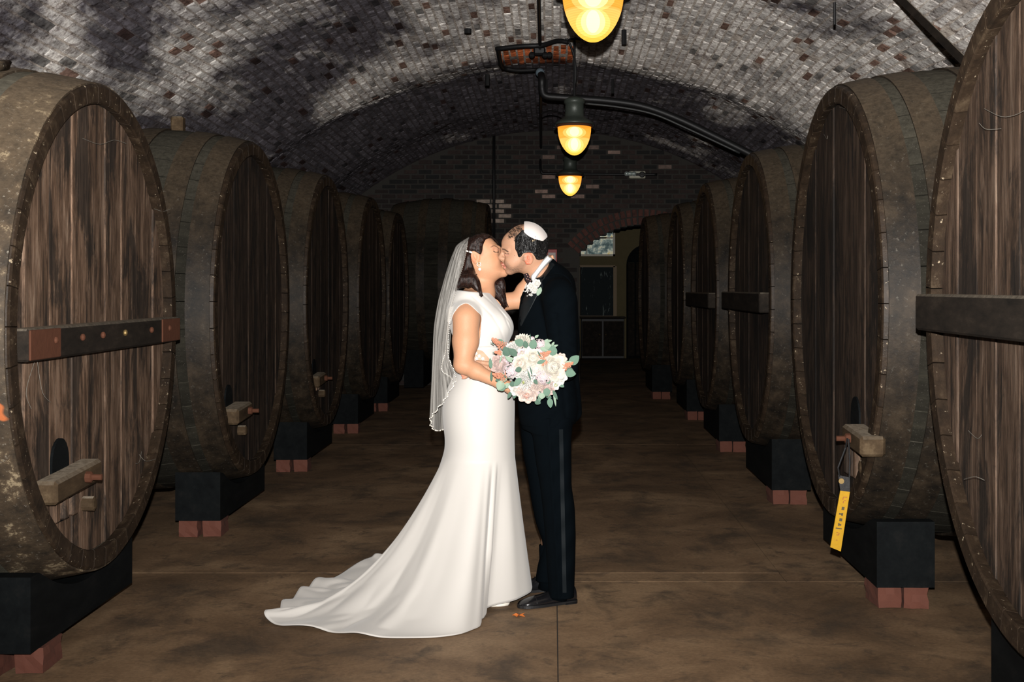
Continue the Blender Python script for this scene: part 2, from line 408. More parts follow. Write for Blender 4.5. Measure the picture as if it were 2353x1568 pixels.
# ------------------------------------------------------------------ end wall with arched opening
YB = 19.3
AX0, AX1, AZS, AZC = .385, 2.3, 1.93, 2.37      # opening: sides, springing, crown
axm = (AX0+AX1)/2; ah = AX1-axm; arR = (ah**2+(AZC-AZS)**2)/(2*(AZC-AZS)); acz = AZC-arR
def arch_z(x): return acz+math.sqrt(max(arR**2-(x-axm)**2, 0))
def build_end_wall():
    # mortar plate behind the bricks: columns with opening
    mb = MB(); th = .45; xs = [-3.4+.1*i for i in range(69)]
    for a, b in zip(xs[:-1], xs[1:]):
        m_ = (a+b)/2; top = VC+math.sqrt(VR**2-min(abs(m_), 3.39)**2)+.25
        z0 = arch_z(m_) if AX0 < m_ < AX1 else 0
        mb.box((m_, YB+.012+th/2, (z0+top)/2), (b-a+.0005, th, top-z0))
    o = mb.build('wall_back', M['wallmortar']); tag(o, kind='structure')
    R = np.random.RandomState(3); items = []
    rh, bl = .0725, .215
    for r in range(int(3.9/rh)):
        zc = (r+.5)*rh; off = (r % 2)*bl/2
        for k in range(34):
            xc = -3.5+off+k*bl
            if abs(xc) > 3.25: continue
            if zc > VC+math.sqrt(VR**2-xc**2)-.03: continue
            dx = xc-axm; rr = math.hypot(dx, zc-acz)
            if AX0-.10 < xc < AX1+.10 and zc < arch_z(min(max(xc, AX0), AX1))+.0: continue
            if zc > AZS-.15 and rr < arR+.25 and AX0-.25 < xc < AX1+.25 and zc > acz: continue
            items.append((xc, zc, 0.0, .100*R.uniform(.93, 1), .031*R.uniform(.88, 1.02), R.normal(0, .004), R.rand(), R.rand()))
    na = 26; a0 = math.asin(min(1, ah/arR))
    for ring in (0, 1):
        rr = arR+.06+ring*.118
        for k in range(na+ring*2):
            an = -a0+(k+.5)*2*a0/(na+ring*2); items.append((axm+rr*math.sin(an), acz+rr*math.cos(an), an, .030*rr/arR*1.0, .054, .012+R.normal(0, .003), .55+.45*R.rand(), 2.0))
    B = np.array(items); n = len(B); V = np.zeros((n, 8, 3)); q = 0
    co, si = np.cos(B[:, 2]), np.sin(B[:, 2])
    for lev in (0, 1):
        for a, b in ((-1, -1), (1, -1), (1, 1), (-1, 1)):
            g = .003 if lev else 0; x = a*(B[:, 3]-g); z = b*(B[:, 4]-g)
            V[:, q, 0] = B[:, 0]+x*co+z*si; V[:, q, 2] = B[:, 1]-x*si+z*co; V[:, q, 1] = YB-(B[:, 5]+.006 if lev else 0*B[:, 5]-.05); q += 1
    Fq = np.array([[4, 5, 6, 7], [0, 1, 5, 4], [1, 2, 6, 5], [2, 3, 7, 6], [3, 0, 4, 7]])
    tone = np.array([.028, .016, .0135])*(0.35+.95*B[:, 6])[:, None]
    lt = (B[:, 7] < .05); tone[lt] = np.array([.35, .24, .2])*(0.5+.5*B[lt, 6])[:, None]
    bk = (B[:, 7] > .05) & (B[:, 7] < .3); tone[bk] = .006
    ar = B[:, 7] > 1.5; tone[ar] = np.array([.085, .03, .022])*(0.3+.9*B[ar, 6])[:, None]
    exposed = (np.abs(B[:, 0]+.78) < .32) & (B[:, 1] > 2.4) & (B[:, 1] < 2.75) & (B[:, 6] > .45); tone[exposed] = (.38, .3, .25)  # a few exposed bright bricks
    px = CX+F*B[:, 0]/YB; py = CY-F*(B[:, 1]-EYE)/YB
    pri = np.where(ar & (px < 1520), 5, 0)+np.where((px > 870) & (px < 1520) & (py < 560) & ((px > 1120) | (py < 440)), 3-np.hypot((px-1130)/300, (py-380)/120)*.5, 0)
    order = np.argsort(-pri); near = order[:300]; rest = order[300:]
    def ta(me, c):
        a = me.attributes.new('tone', 'FLOAT_COLOR', 'FACE'); arr = np.concatenate([c, np.ones((len(c), 1))], 1).astype(np.float32); a.data.foreach_set('color', arr.ravel())
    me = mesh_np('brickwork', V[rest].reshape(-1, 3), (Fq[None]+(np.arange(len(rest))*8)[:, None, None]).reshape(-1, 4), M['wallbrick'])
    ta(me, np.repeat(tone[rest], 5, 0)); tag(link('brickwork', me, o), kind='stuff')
    for i in near:
        cpos = np.array([B[i, 0], YB, B[i, 1]])
        me = mesh_np('brick', V[i]-cpos, Fq, M['wallbrick']); ta(me, np.repeat(tone[i:i+1], 5, 0)); b_ = link('brick', me, o); b_.location = cpos
build_end_wall()

# room seen through the arch
YF = 26.6
olive = plain('olive_plaster', (.10, .078, .032), .8, bmp=.3, bscale=8)
fw = MB()
wx0, wx1, wz0, wz1 = P(1330, 588, YF).x, P(1413, 588, YF).x, P(0, 589, YF).z, P(0, 505, YF).z
gx1 = P(1412, 0, YF).x
# far wall with the window hole
fw.box(((-.5+wx0)/2-.0, YF+.1, 1.6), (wx0+.5, .2, 3.2)); fw.box(((wx1+3.4)/2, YF+.1, 1.6), (3.4-wx1, .2, 3.2))
fw.box(((wx0+wx1)/2, YF+.1, (wz1+3.2)/2), (wx1-wx0, .2, 3.2-wz1)); zt = P(0, 612, YF).z; zb = P(0, 728, YF).z
fw.box(((wx0+wx1)/2, YF+.1, (zt+wz0)/2), (wx1-wx0, .2, wz0-zt)); fw.box(((wx0+wx1)/2, YF+.1, zb/2), (wx1-wx0, .2, zb))
tag(fw.build('wall_far', olive), kind='structure')
tag(MB().box((-.5, 23.2, 1.6), (.2, 7, 3.2)).build('wall_passage', olive), kind='structure')
tag(MB().box((3.4, 23.2, 1.6), (.2, 7, 3.2)).build('wall_store', olive), kind='structure')
tag(MB().box((1.45, 23.2, 3.25), (4.1, 7.3, .1)).build('ceiling_store', olive), kind='structure')
wf = plain('cream_window_paint', (.62, .58, .48), .5)
w1 = empty('window_1', ((wx0+wx1)/2, YF-.02, wz0)); tag(w1, kind='structure')
ww, wh = wx1-wx0, wz1-wz0
fr = MB(); fr.box((-ww/2+.02, 0, wh/2), (.04, .06, wh)); fr.box((ww/2-.02, 0, wh/2), (.04, .06, wh)); fr.box((0, 0, .02), (ww, .06, .04)); fr.box((0, 0, wh*.5), (ww, .05, .03)); fr.box((0, 0, wh-.02), (ww, .06, .04))
fr.box((-ww*.28, 0, wh/2), (.02, .04, wh)); fr.build('window_frame', wf, w1)
def m_day():
    m = bpy.data.materials.new('daylight_pane'); m.use_nodes = True; t = m.node_tree; t.nodes.clear()
    v = coords(t, (1, 1, 1)); n = noise(t, v, 7, 5, .65, .1); c = ramp(t, n, [(.40, (.05, .075, .075)), (.5, (.17, .21, .19)), (.58, (.42, .42, .33)), (.68, (.45, .33, .1))])
    e = node(t, 'ShaderNodeEmission'); t.links.new(c, e.inputs[0]); e.inputs[1].default_value = .75
    o = node(t, 'ShaderNodeOutputMaterial'); t.links.new(e.outputs[0], o.inputs[0]); return m
day = m_day()
for a, b, c, d in ((-ww/2+.04, -ww*.28-.01, .04, wh/2-.015), (-ww*.28+.01, ww/2-.04, .04, wh/2-.015), (-ww/2+.04, -ww*.28-.01, wh/2+.015, wh-.04), (-ww*.28+.01, ww/2-.04, wh/2+.015, wh-.04)):
    MB().box(((a+b)/2, .01, (c+d)/2), (b-a, .008, d-c)).build('pane', day, w1)
w2 = empty('window_2', ((wx0+wx1)/2, YF-.02, zb)); tag(w2, kind='structure')
h2 = zt-zb; tan = plain('tan_frame', (.20, .135, .07), .6)
fr = MB(); fr.box((-ww/2, 0, h2/2), (.05, .06, h2)); fr.box((ww/2, 0, h2/2), (.07, .06, h2)); fr.box((0, 0, 0), (ww, .08, .04)); fr.box((0, 0, h2), (ww, .06, .04)); fr.build('window_frame', tan, w2)
dg, t_, b_ = nt('dark_glass'); b_.inputs['Base Color'].default_value = (.01, .016, .018, 1); b_.inputs['Roughness'].default_value = .6; b_.inputs['Specular IOR Level'].default_value = .1
nz = ramp(t_, noise(t_, coords(t_, (1, 1, .25)), 13, 5, .7, .5), [(.6, 0.0), (.72, 1.0)]); t_.links.new(mix(t_, nz, (.008, .014, .016), (.22, .27, .26)), b_.inputs['Base Color'])  # pale streaks paint reflections into the glass colour
MB().box((0, .01, h2/2), (ww-.08, .01, h2-.04)).build('pane', dg, w2)
# low cupboard under the dark window
cb = thing('cupboard', 'low black cupboard beneath the dark window in the far room', 'cupboard', (1.0, YF-.30, 0))
cw_ = .86; MB().box((0, 0, .42), (cw_, .5, .8), bev=.01).build('body', M['black'], cb); MB().box((0, 0, .84), (cw_+.06, .54, .04), bev=.01).build('top', M['beam'], cb)
for s in (-1, 1):
    d = MB().box((s*cw_/4, -.26, .42), (cw_/2-.03, .02, .7), bev=.005).build('door', M['beam'], cb); MB().sphere((s*.06, -.285, .5), .014).build('knob', M['bolt'], d)
# dark arched door at the right of the far room
dr = empty('door_1', (1.92, YF-.04, 0)); tag(dr, kind='structure')
MB().add([(math.cos(PI*k/16)*.42, 0, 1.9+math.sin(PI*k/16)*.42) for k in range(17)]+[(-.42, 0, 0), (.42, 0, 0)]+[(math.cos(PI*k/16)*.42, .05, 1.9+math.sin(PI*k/16)*.42) for k in range(17)]+[(-.42, .05, 0), (.42, .05, 0)],
    [tuple(range(19)), tuple(range(37, 18, -1))]+[(k, k+19, (k+1) % 19+19, (k+1) % 19) for k in range(19)]).build('door_leaf', M['block'], dr)
for k in range(5): MB().box((-.32+.16*k, -.012, 1.0), (.13, .02, 1.9), bev=.004).build('plank', M['beam'], dr)
# ------------------------------------------------------------------ casks
NS, CL, BUL, TK = 44, 1.32, .085, .078
def crad(x): return 1.0+BUL*(1-(2*(-x)/CL-1)**2)       # x from 0 (head) to -CL, unit radius
def ring_strip(xs, dr, n=96, th=.006):
    mb = MB(); prof = [(crad(x)+dr+th, x) for x in xs]
    prof = [(crad(xs[0])+dr-.004, xs[0])]+prof+[(crad(xs[-1])+dr-.004, xs[-1])]
    ax = Matrix(((0, 0, 1), (0, 1, 0), (-1, 0, 0)))
    mb.lathe([(r, x) for r, x in prof], n, (0, 0, 0), ax, cap=False); return mb
def clip_boards(n, Rc, x0, x1, gap, seed):
    """vertical boards clipped to a circle of radius Rc, in the y-z plane"""
    r = random.Random(seed); ws = [r.uniform(.8, 1.25) for _ in range(n)]; k = 2*Rc/sum(ws); y = -Rc; out = []
    for w_ in ws:
        a, b = y+gap/2, y+w_*k-gap/2; y += w_*k
        a2, b2 = max(a, -Rc+.002), min(b, Rc-.002)
        ys = [a2+(b2-a2)*i/5 for i in range(6)]
        poly = [(q, -math.sqrt(Rc*Rc-q*q)) for q in ys]+[(q, math.sqrt(Rc*Rc-q*q)) for q in ys[::-1]]
        m_ = len(poly); d = r.uniform(-.004, .004); cy = (a2+b2)/2
        V = [(x1+d, p[0], p[1]) for p in poly]+[(x0, p[0], p[1]) for p in poly]
        # small chamfer on the front edges
        V += [(x1+d+.004, cy+(p[0]-cy)*.96, p[1]*.995) for p in poly]
        fs = [tuple(range(2*m_, 3*m_)), tuple(range(2*m_-1, m_-1, -1))]+[(i, (i+1) % m_, 2*m_+(i+1) % m_, 2*m_+i) for i in range(m_)]+[(i+m_, (i+1) % m_+m_, (i+1) % m_, i) for i in range(m_)]
        out.append((V, fs))
    return out
# shared meshes
def stave_mesh():
    xs = [0, -.006, -.05, -.2, -.42, -.66, -.9, -1.12, -1.27, -CL+.006, -CL]; V = []; fs = []
    g = PI/NS*.965; m_ = len(xs)
    for i, x in enumerate(xs):
        ro = crad(x)-(.008 if i in (0, m_-1) else 0); ri = ro-TK+(.016 if i in (0, m_-1) else 0)
        for a in (-g, 0, g): V.append((x, ro*math.sin(a), ro*math.cos(a)))
        for a in (g, 0, -g): V.append((x, ri*math.sin(a), ri*math.cos(a)))
    for i in range(m_-1):
        for k in range(6): fs.append((i*6+k, i*6+(k+1) % 6, (i+1)*6+(k+1) % 6, (i+1)*6+k))
    fs.append(tuple(range(6))[::-1]); fs.append(tuple((m_-1)*6+k for k in range(6)))
    me = mesh('stave', V, fs); me.materials.append(M['stave']); me.materials.append(M['rim'])
    for p in me.polygons:
        if max(me.vertices[i].co.x for i in p.vertices) > -.01: p.material_index = 1 if min(me.vertices[i].co.x for i in p.vertices) > -.06 else 0
    return me
ST = stave_mesh()
HEADS = [[mesh('plank', v, f, M['head']) for v, f in clip_boards(n, 1-TK+.012, -.09, -.05, .004, sd)] for n, sd in ((9, 1), (8, 2), (10, 3))]
BACK = [mesh('plank', v, f, M['head']) for v, f in clip_boards(8, 1-TK+.012, -CL+.05, -CL+.09, .004, 9)]
_hoops = {}
def hoop_mesh(a, b, mt):
    k = (a, b, mt)
    if k not in _hoops:
        me = ring_strip([-a, -(a*2+b)/3, -(a+2*b)/3, -b], .001).me('hoop', M[mt]); auto_smooth(me, 30); _hoops[k] = me
    return _hoops[k]
STD = [(.025, .15, 'hoop'), (.205, .325, 'hoop'), (.50, .62, 'hoop'), (.80, .91, 'hoop'), (1.12, 1.28, 'hoop')]
PEEL = [(.012, .205, 'peel'), (.275, .345, 'hoop'), (.50, .60, 'hoop'), (.80, .91, 'hoop'), (1.12, 1.28, 'hoop')]
DK = {}
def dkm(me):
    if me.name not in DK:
        m2 = me.copy(); mm = {'weathered_head_planks': 'head_shaded', 'dusty_staves': 'stave_shaded', 'rusty_hoop': 'hoop_shaded'}
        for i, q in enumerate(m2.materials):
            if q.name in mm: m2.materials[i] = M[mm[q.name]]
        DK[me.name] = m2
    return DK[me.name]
def cask(label, side, xh, yc, zc, R, hoops=STD, head=0, brace=None, plates=False, hatch=None, wide=False):
    t = thing('wine_cask', label, 'cask', (side*xh, yc, zc-R), 0 if side < 0 else PI, group='great wine casks lying along the cellar')
    dk = yc > 6.0  # casks further in take darker material copies, flash falloff put into their colour
    # all parts live in a unit circle frame scaled by R
    def put(me, name, rot=0.0):
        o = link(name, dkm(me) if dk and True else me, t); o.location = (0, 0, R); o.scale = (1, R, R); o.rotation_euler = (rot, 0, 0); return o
    ph = rnd.random()*2*PI/NS
    for k in range(NS): put(ST, 'stave', 2*PI*k/NS+ph)
    for me in HEADS[head]:
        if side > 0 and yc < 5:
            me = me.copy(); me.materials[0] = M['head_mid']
        put(me, 'plank')
    for me in BACK: put(me, 'plank')
    for a, b, mt in hoops: put(hoop_mesh(a, b, mt), 'hoop')
    ri = R*(1-TK)
    s_ = 1 if side < 0 else -1                      # local y for a world y offset
    if brace:
        z0, z1 = brace; z0 -= zc-R; z1 -= zc-R; zm = (z0+z1)/2-R
        hl = math.sqrt(ri**2-zm**2)-.004
        x1 = .06 if wide else .035
        bo = MB().box(((-.05+x1)/2, 0, (z0+z1)/2), (x1+.05, 2*hl, z1-z0), bev=.008).build('crossbar', M['beam'], t)
        if plates:
            for s in (-1, 1): MB().box((x1+.003, s*(hl-.14), (z0+z1)/2), (.008, .28, z1-z0-.01), bev=.003).build('iron_plate', M['rust'], bo)
        for q in (() if wide else (-.75, -.45, -.2, .1, .5, .8)):
            MB().sphere((x1+.008, q*hl, (z0+z1)/2+.01), .014, 8, 5, (.7, 1, 1)).build('bolt', M['bolt'] if q in (.1,) else M['rust'], bo)
    if hatch:
        dy, z, ln, dep = hatch[:4]; cdy = dy*s_; dy = (hatch[4] if len(hatch) > 4 else dy)*s_; z -= zc-R; zr = z-R
        d = MB(); nn = 12; hw = .085; zb_ = R-math.sqrt(max(ri**2-(abs(dy)+hw)**2, .01))+.02
        V = [(hw*math.cos(PI*k/nn), z+.07+hw*1.1*math.sin(PI*k/nn)) for k in range(nn+1)]+[(-hw, zb_), (hw, zb_)]; m_ = len(V)
        d.add([(-.047, dy+a, b) for a, b in V]+[(-.036, dy+a, b) for a, b in V], [tuple(range(m_, 2*m_))]+[(i, (i+1) % m_, m_+(i+1) % m_, m_+i) for i in range(m_)])
        dd = d.build('hatch', M['block'], t)
        for q in (-.09, .0, .09): MB().box((-.026, dy+q, (z+zb_)/2), (.03, .045, z-zb_-.02), bev=.006).build('batten', M['head'], dd)
        MB().box((.0+dep/2-.02, cdy, z), (.06+dep, ln, .088), rot=Matrix.Rotation(s_*.05, 3, 'X'), bev=.012).build('clamp_bar', M['clamp'], t)
        MB().lathe([(.001, 0), (.022, 0), (.022, .02), (.012, .025), (.012, .06), (.001, .062)], 8, (.02+dep, cdy+.03, z+.01), Matrix(((0, 0, 1), (0, 1, 0), (-1, 0, 0)))).build('clamp_bolt', M['rust'], t)
        MB().lathe([(.03, 0), (.03, .05), (.02, .055), (.001, .056)], 10, (-.05, dy+.26, z-.13), Matrix(((0, 0, 1), (0, 1, 0), (-1, 0, 0)))).build('bung', M['clamp'], t)
    return t
XL, XR = 1.84, 1.375
casks = []
cL1 = cask('huge wine cask nearest on the left, flaking paint on its hoop and rusty ended crossbar', -1, XL, 5.40, 1.29, .985, PEEL, 0, (1.19, 1.306), True, (-.42, .71, .48, .03))
cL2 = cask('second cask on the left, brown planked head without crossbar, wooden bung block on top', -1, XL, 8.12, 1.32, 1.02, STD, 1, None, False, (-.55, .72, .34, .05))
cL3 = cask('third cask on the left, dark head between the second and fourth', -1, XL, 10.78, 1.34, 1.02, STD, 2, None, False, (-.5, .72, .3, .02))
cL4 = cask('fourth cask on the left, almost black in the shade', -1, XL, 13.45, 1.34, 1.02, STD, 1)
cL5 = cask('fifth cask on the left, lost in the dark behind the fourth', -1, XL, 15.75, 1.33, 1.0, STD, 0)
cL6 = cask('last cask on the left, standing out into the aisle before the brick end wall', -1, .88, 18.15, 1.56, 1.03, STD, 2)
cR1 = cask('huge cask nearest on the right, cut off by the frame, thick crossbar across it', 1, XR, 3.80, 1.385, 1.02, STD, 2, (1.295, 1.425), False, None, True)
cR2 = cask('second cask on the right, no crossbar, yellow tag hanging from its clamp', 1, XR, 6.50, 1.38, 1.055, STD, 0, None, False, (-.74, .775, .36, .05, -.40))
cR3 = cask('third cask on the right with a pale topped crossbar', 1, XR, 9.25, 1.375, 1.01, STD, 1, (1.285, 1.415), False, None, True)
cR4 = cask('fourth cask on the right with a crossbar, deep in shade', 1, XR, 12.0, 1.37, 1.02, STD, 2, (1.27, 1.40), False, None, True)
cR5 = cask('fifth cask on the right, nearly black', 1, XR, 14.75, 1.37, 1.0, STD, 0)
cR6 = cask('farthest cask on the right beside the arched opening', 1, 1.2, 17.4, 1.37, 1.0, STD, 1)
# hoop lug on the nearest left cask
def lug(t, R, x, ang, par_name='hoop_lug'):
    mb = MB(); r = (crad(x))*R+.03
    def at(a, dx=0, dr=0): return (x+dx, (r+dr)*math.sin(a), R+(r+dr)*math.cos(a))
    for dx in (-.028, .028):
        mb.tube([at(ang-.10, dx), at(ang-.03, dx, .012), at(ang+.03, dx, .012), at(ang+.10, dx)], .021, 8)
    mb.tube([at(ang-.2, 0, .0), at(ang-.1, 0, .004), at(ang+.1, 0, .004), at(ang+.2, 0, 0)], .011, 6)
    mb.sphere(at(ang-.14, 0, .004), .026, 6, 4); return mb.build(par_name, M['hoop'], t, True)
lug(cL1, .985, -.31, -.42)
# bung block on the second left cask
bb = MB().box((0, 0, .06), (.075, .07, .11), bev=.008).build('bung_block', M['clamp']); bb.location = (-2.31, 8.05, 2.385)
tag(bb, 'small square wooden block standing on the crown of the second left cask', 'wooden block')

# cradles: two saddle blocks per cask, on bricks
def cradle(t, yc, side, xf, zc, R, label, ln=1.16, dy=0.0):
    hmax = max(.28, zc-R*1.085-.10+.16)
    c = thing('cask_cradle', label, 'cradle', (side*xf, yc+dy, .10), 0 if side < 0 else PI, group='saddle blocks under the casks')
    for off in (.0, .78):
        x0, x1 = -off-.26, -off; n = 14; V = []; fs = []
        for i in range(n+1):
            y = -ln/2+ln*i/n
            rr = R*1.055+.004; wy = (y+dy if side < 0 else -(y)+dy)
            za = zc-.10-math.sqrt(max(rr*rr-(wy)**2, 0)); top = min(hmax, za)-.0
            for x in (x0, x1): V += [(x, y, 0), (x, y, max(top, .05))]
        for i in range(n):
            a = i*4; b = a+4
            fs += [(a, b, b+1, a+1), (a+2, a+3, b+3, b+2), (a+1, b+1, b+3, a+3), (a, a+2, b+2, b)]
        fs += [(0, 1, 3, 2), (n*4, n*4+2, n*4+3, n*4+1)]
        me = mesh('saddle_block', V, fs, M['block']); link('saddle_block', me, c)
    return c
bm_ = []
for k in range(4):
    bm = bmesh.new(); bmesh.ops.create_cube(bm, size=1); bmesh.ops.scale(bm, vec=(.105, .21, .066), verts=bm.verts)
    bmesh.ops.subdivide_edges(bm, edges=bm.edges, cuts=2, use_grid_fill=True)
    r_ = random.Random(k)
    for v in bm.verts: v.co += Vector((r_.uniform(-.004, .004), r_.uniform(-.005, .005), r_.uniform(-.001, .001) if abs(v.co.z) > .03 else 0))
    me = bpy.data.meshes.new('brick'); bm.to_mesh(me); bm.free(); me.materials.append(M['redbrick']); bm_.append(me)
def feet(yc, side, xf, who, ln=1.16):
    for k, (dx, dy, dz) in enumerate(((-.06, -ln/2+.13, 0), (-.185, -ln/2+.12, 0))):
        o = link('brick', bm_[k], None); o.location = (side*(xf-dx), yc+dy*1.0, .066/2+.001); o.rotation_euler = (0, 0, (.05, -.04, .03, .08)[k])
        if who == 'nearest left' and k == 0: o.location.y = 4.99; o.location.x = -1.965
        o.scale = (1, 1, 1.42)
        o.location.z = .066*1.42/2+.002
        w_ = ('aisle side brick at the near end', 'inner brick at the near end', 'aisle side brick at the far end', 'inner brick at the far end')[k]
        tag(o, f'{w_} of the cradle under the {who} cask', 'brick', 'bricks under the cradle blocks')
for t, yc, side, xf, zc, R, who, dy in ((cL1, 5.40, -1, 1.92, 1.29, .985, 'nearest left', -.02), (cL2, 8.12, -1, 1.92, 1.32, 1.02, 'second left', 0), (cL3, 10.78, -1, 1.92, 1.34, 1.02, 'third left', 0), (cL4, 13.45, -1, 1.92, 1.34, 1.02, 'fourth left', 0),
        (cL5, 15.75, -1, 1.92, 1.33, 1.0, 'fifth left', 0), (cL6, 18.15, -1, .96, 1.56, 1.03, 'last left', 0), (cR1, 3.80, 1, 1.455, 1.385, 1.02, 'nearest right', -.05), (cR2, 6.50, 1, 1.455, 1.38, 1.055, 'second right', -.06),
        (cR3, 9.25, 1, 1.455, 1.375, 1.01, 'third right', 0), (cR4, 12.0, 1, 1.455, 1.37, 1.02, 'fourth right', 0), (cR5, 14.75, 1, 1.455, 1.37, 1.0, 'fifth right', 0), (cR6, 17.4, 1, 1.28, 1.37, 1.0, 'farthest right', 0)):
    cradle(t, yc, side, xf, zc, R, f'blackened timber cradle blocks under the {who} cask', dy=dy); feet(yc+dy, side, xf, who)

# ------------------------------------------------------------------ lamps
def shell_mat(name, col, st, alpha):
    m = bpy.data.materials.new(name); m.use_nodes = True; t = m.node_tree; t.nodes.clear()
    e = node(t, 'ShaderNodeEmission'); e.inputs[0].default_value = (*col, 1); e.inputs[1].default_value = st
    tr = node(t, 'ShaderNodeBsdfTransparent'); mx = node(t, 'ShaderNodeMixShader'); mx.inputs[0].default_value = alpha
    t.links.new(tr.outputs[0], mx.inputs[1]); t.links.new(e.outputs[0], mx.inputs[2])
    o = node(t, 'ShaderNodeOutputMaterial'); t.links.new(mx.outputs[0], o.inputs[0]); return m
def globe_mat():
    m = bpy.data.materials.new('amber_globe'); m.use_nodes = True; t = m.node_tree; t.nodes.clear()
    tc = node(t, 'ShaderNodeTexCoord'); sx = node(t, 'ShaderNodeSeparateXYZ'); t.links.new(tc.outputs['Object'], sx.inputs[0])
    mr = node(t, 'ShaderNodeMapRange'); mr.inputs[1].default_value = 0; mr.inputs[2].default_value = .26; t.links.new(sx.outputs['Z'], mr.inputs[0])
    c = ramp(t, mr.outputs[0], [(0, (1.0, .52, .06)), (.55, (1.0, .5, .12)), (.60, (.95, .33, .04)), (.66, (1.0, .37, .05)), (1, (1.0, .30, .02))])
    wv = node(t, 'ShaderNodeTexWave', wave_type='BANDS', bands_direction='Z'); wv.inputs['Scale'].default_value = 30; t.links.new(tc.outputs['Object'], wv.inputs[0])
    c2 = mix(t, .25, c, ramp(t, wv.outputs['Fac'], [(0, .6), (1, 1.2)]), 'MULTIPLY')
    e = node(t, 'ShaderNodeEmission'); t.links.new(c2, e.inputs[0]); e.inputs[1].default_value = 1.5
    tr = node(t, 'ShaderNodeBsdfTransparent'); mx = node(t, 'ShaderNodeMixShader'); mx.inputs[0].default_value = .88
    t.links.new(tr.outputs[0], mx.inputs[1]); t.links.new(e.outputs[0], mx.inputs[2])
    o = node(t, 'ShaderNodeOutputMaterial'); t.links.new(mx.outputs[0], o.inputs[0]); return m
GL = globe_mat(); SH = [shell_mat('lamp_glow_outer', (1, .60, .26), 5.0, .45), shell_mat('lamp_glow_inner', (1, .74, .42), 13.0, .6), glow('lamp_bulb', (1, .86, .62), 24)]
hd = plain('green_grey_enamel', (.05, .06, .05), .45, .2, bmp=.3)
def lamp(x, y, label, top):
    t = thing('pendant_lamp', label, 'lamp', (x, y, 2.65), 0, 'pendant lamps down the middle of the cellar')
    g = [(max(.001, .152*math.sqrt(1-(1-h)**2.15)) if h < 1 else .152, .26*h) for h in (0, .015, .04, .08, .14, .22, .32, .42, .52, .585, .6, .615, .7, .85, 1)]
    g = [(.152*(1-(1-min(h/.26, 1))**2.1)**.55+.0001, h) for r, h in g]
    o = MB().lathe(g, 40, cap=False).build('glass_globe', GL, t, True)
    for k, (r, h0, h1) in enumerate(((.085, .03, .25), (.06, .045, .245), (.034, .06, .235))):
        mb = MB(); mb.sphere((0, 0, (h0+h1)/2-.045), 1, 20, 12, (r, r, (h1-h0)*.32)); mb.sphere((0, 0, (h0+h1)/2+.07), 1, 20, 12, (r*1.25, r*1.25, (h1-h0)*.24)); mb.build('bulb', SH[k], t, True)
    MB().lathe([(.150, .258), (.163, .256), (.168, .268), (.163, .28), (.12, .283)], 40, cap=False).build('rim', M['rust'], t, True)
    MB().lathe([(.163, .28), (.178, .285), (.170, .30), (.135, .325), (.10, .345), (.088, .36), (.085, .40), (.085, .47), (.095, .475), (.095, .51), (.05, .53), (.02, .54)], 36).build('housing', hd, t, True)
    for s in (-1, 1): MB().sphere((s*.166, 0, .275), .022, 8, 6).build('clip', M['black'], t)
    MB().tube([(0, 0, .53), (0, 0, top-2.65)], .012, 8).build('stem', M['black'], t)
    mb = MB().lathe([(.06, 0), (.055, .02), (.02, .03)], 16, (0, 0, top-2.65-.03), Matrix.Diagonal(Vector((1, 1, 1)))); mb.build('ceiling_rose', M['black'], t)
    p = bpy.data.lights.new('lamp_light', 'POINT'); p.energy = .4; p.color = (1, .62, .26); p.shadow_soft_size = .1
    po = bpy.data.objects.new('lamp_light', p); C.objects.link(po); po.parent = t; po.location = (0, 0, -.14)
for x, y, l in ((.198, 6.4, 'largest pendant lamp with glowing amber glass, cut off by the top edge'), (.198, 11.9, 'middle pendant lamp with grey housing and glowing amber glass'), (.229, 17.2, 'smallest and farthest pendant lamp, glowing amber before the end wall')):
    lamp(x, y, l, VC+float(vault_r(y, 0))*math.cos(x/VR)-.0)

# ------------------------------------------------------------------ pipes and ceiling iron
def pipe(name, label, cat, pts, r, mat=M['black'], n=8, smooth=24):
    q = catmull(pts, smooth) if len(pts) > 2 and smooth else pts
    o = MB().tube([tuple(a) for a in q], r, n).build(name, mat, None, True); tag(o, label, cat); return o
def zroof(x, y): return VC+math.sqrt(float(vault_r(y, 0))**2-x*x)
pipe('ceiling_conduit', 'straight dark conduit running along the crown of the vault to the junction box', 'conduit', [(-.09, 5.0, 3.66), (-.10, 8.4, 3.66), (-.115, 11.85, 3.62)], .016)
jb = thing('junction_box', 'black junction box with bolts beside the wire loop on the vault', 'junction box', (-.12, 11.9, 3.60))
MB().box((0, 0, 0), (.11, .08, .07), bev=.015).build('box', M['black'], jb)
for s in (-.07, .05, .09): MB().sphere((s, -.03, -.04), .03, 8, 6).build('knuckle', M['black'], jb)
MB().tube([(0, 0, .03), (0, 0, zroof(.1, 11.9)-3.6)], .014, 6).build('hanger', M['black'], jb)
o = MB().tube([tuple(a) for a in catmull([P(1305, 97, 11.9), P(1280, 94, 11.85), P(1244, 104, 11.7), P(1200, 106, 11.7), P(1142, 112, 11.77)], 16)]+[tuple(a) for a in (P(1144, 114, 11.85), P(1150, 148, 12.6), P(1156, 155, 12.75))]+[tuple(a) for a in catmull([P(1160, 157, 12.8), P(1190, 162, 12.85), P(1236, 160, 12.9)], 8)], .021, 8).build('pipe_loop', M['black'], None, True)
tag(o, 'black iron pipe bent in a flat loop under the red brick patch', 'pipe')
sp = thing('sprinkler_pipe', 'thick dark pipe crossing the vault behind the middle lamp down to the right casks', 'pipe', (0, 12.6, 3.2))
def loc(v): v = Vector(v); return (v.x, v.y-12.6, v.z-3.2)
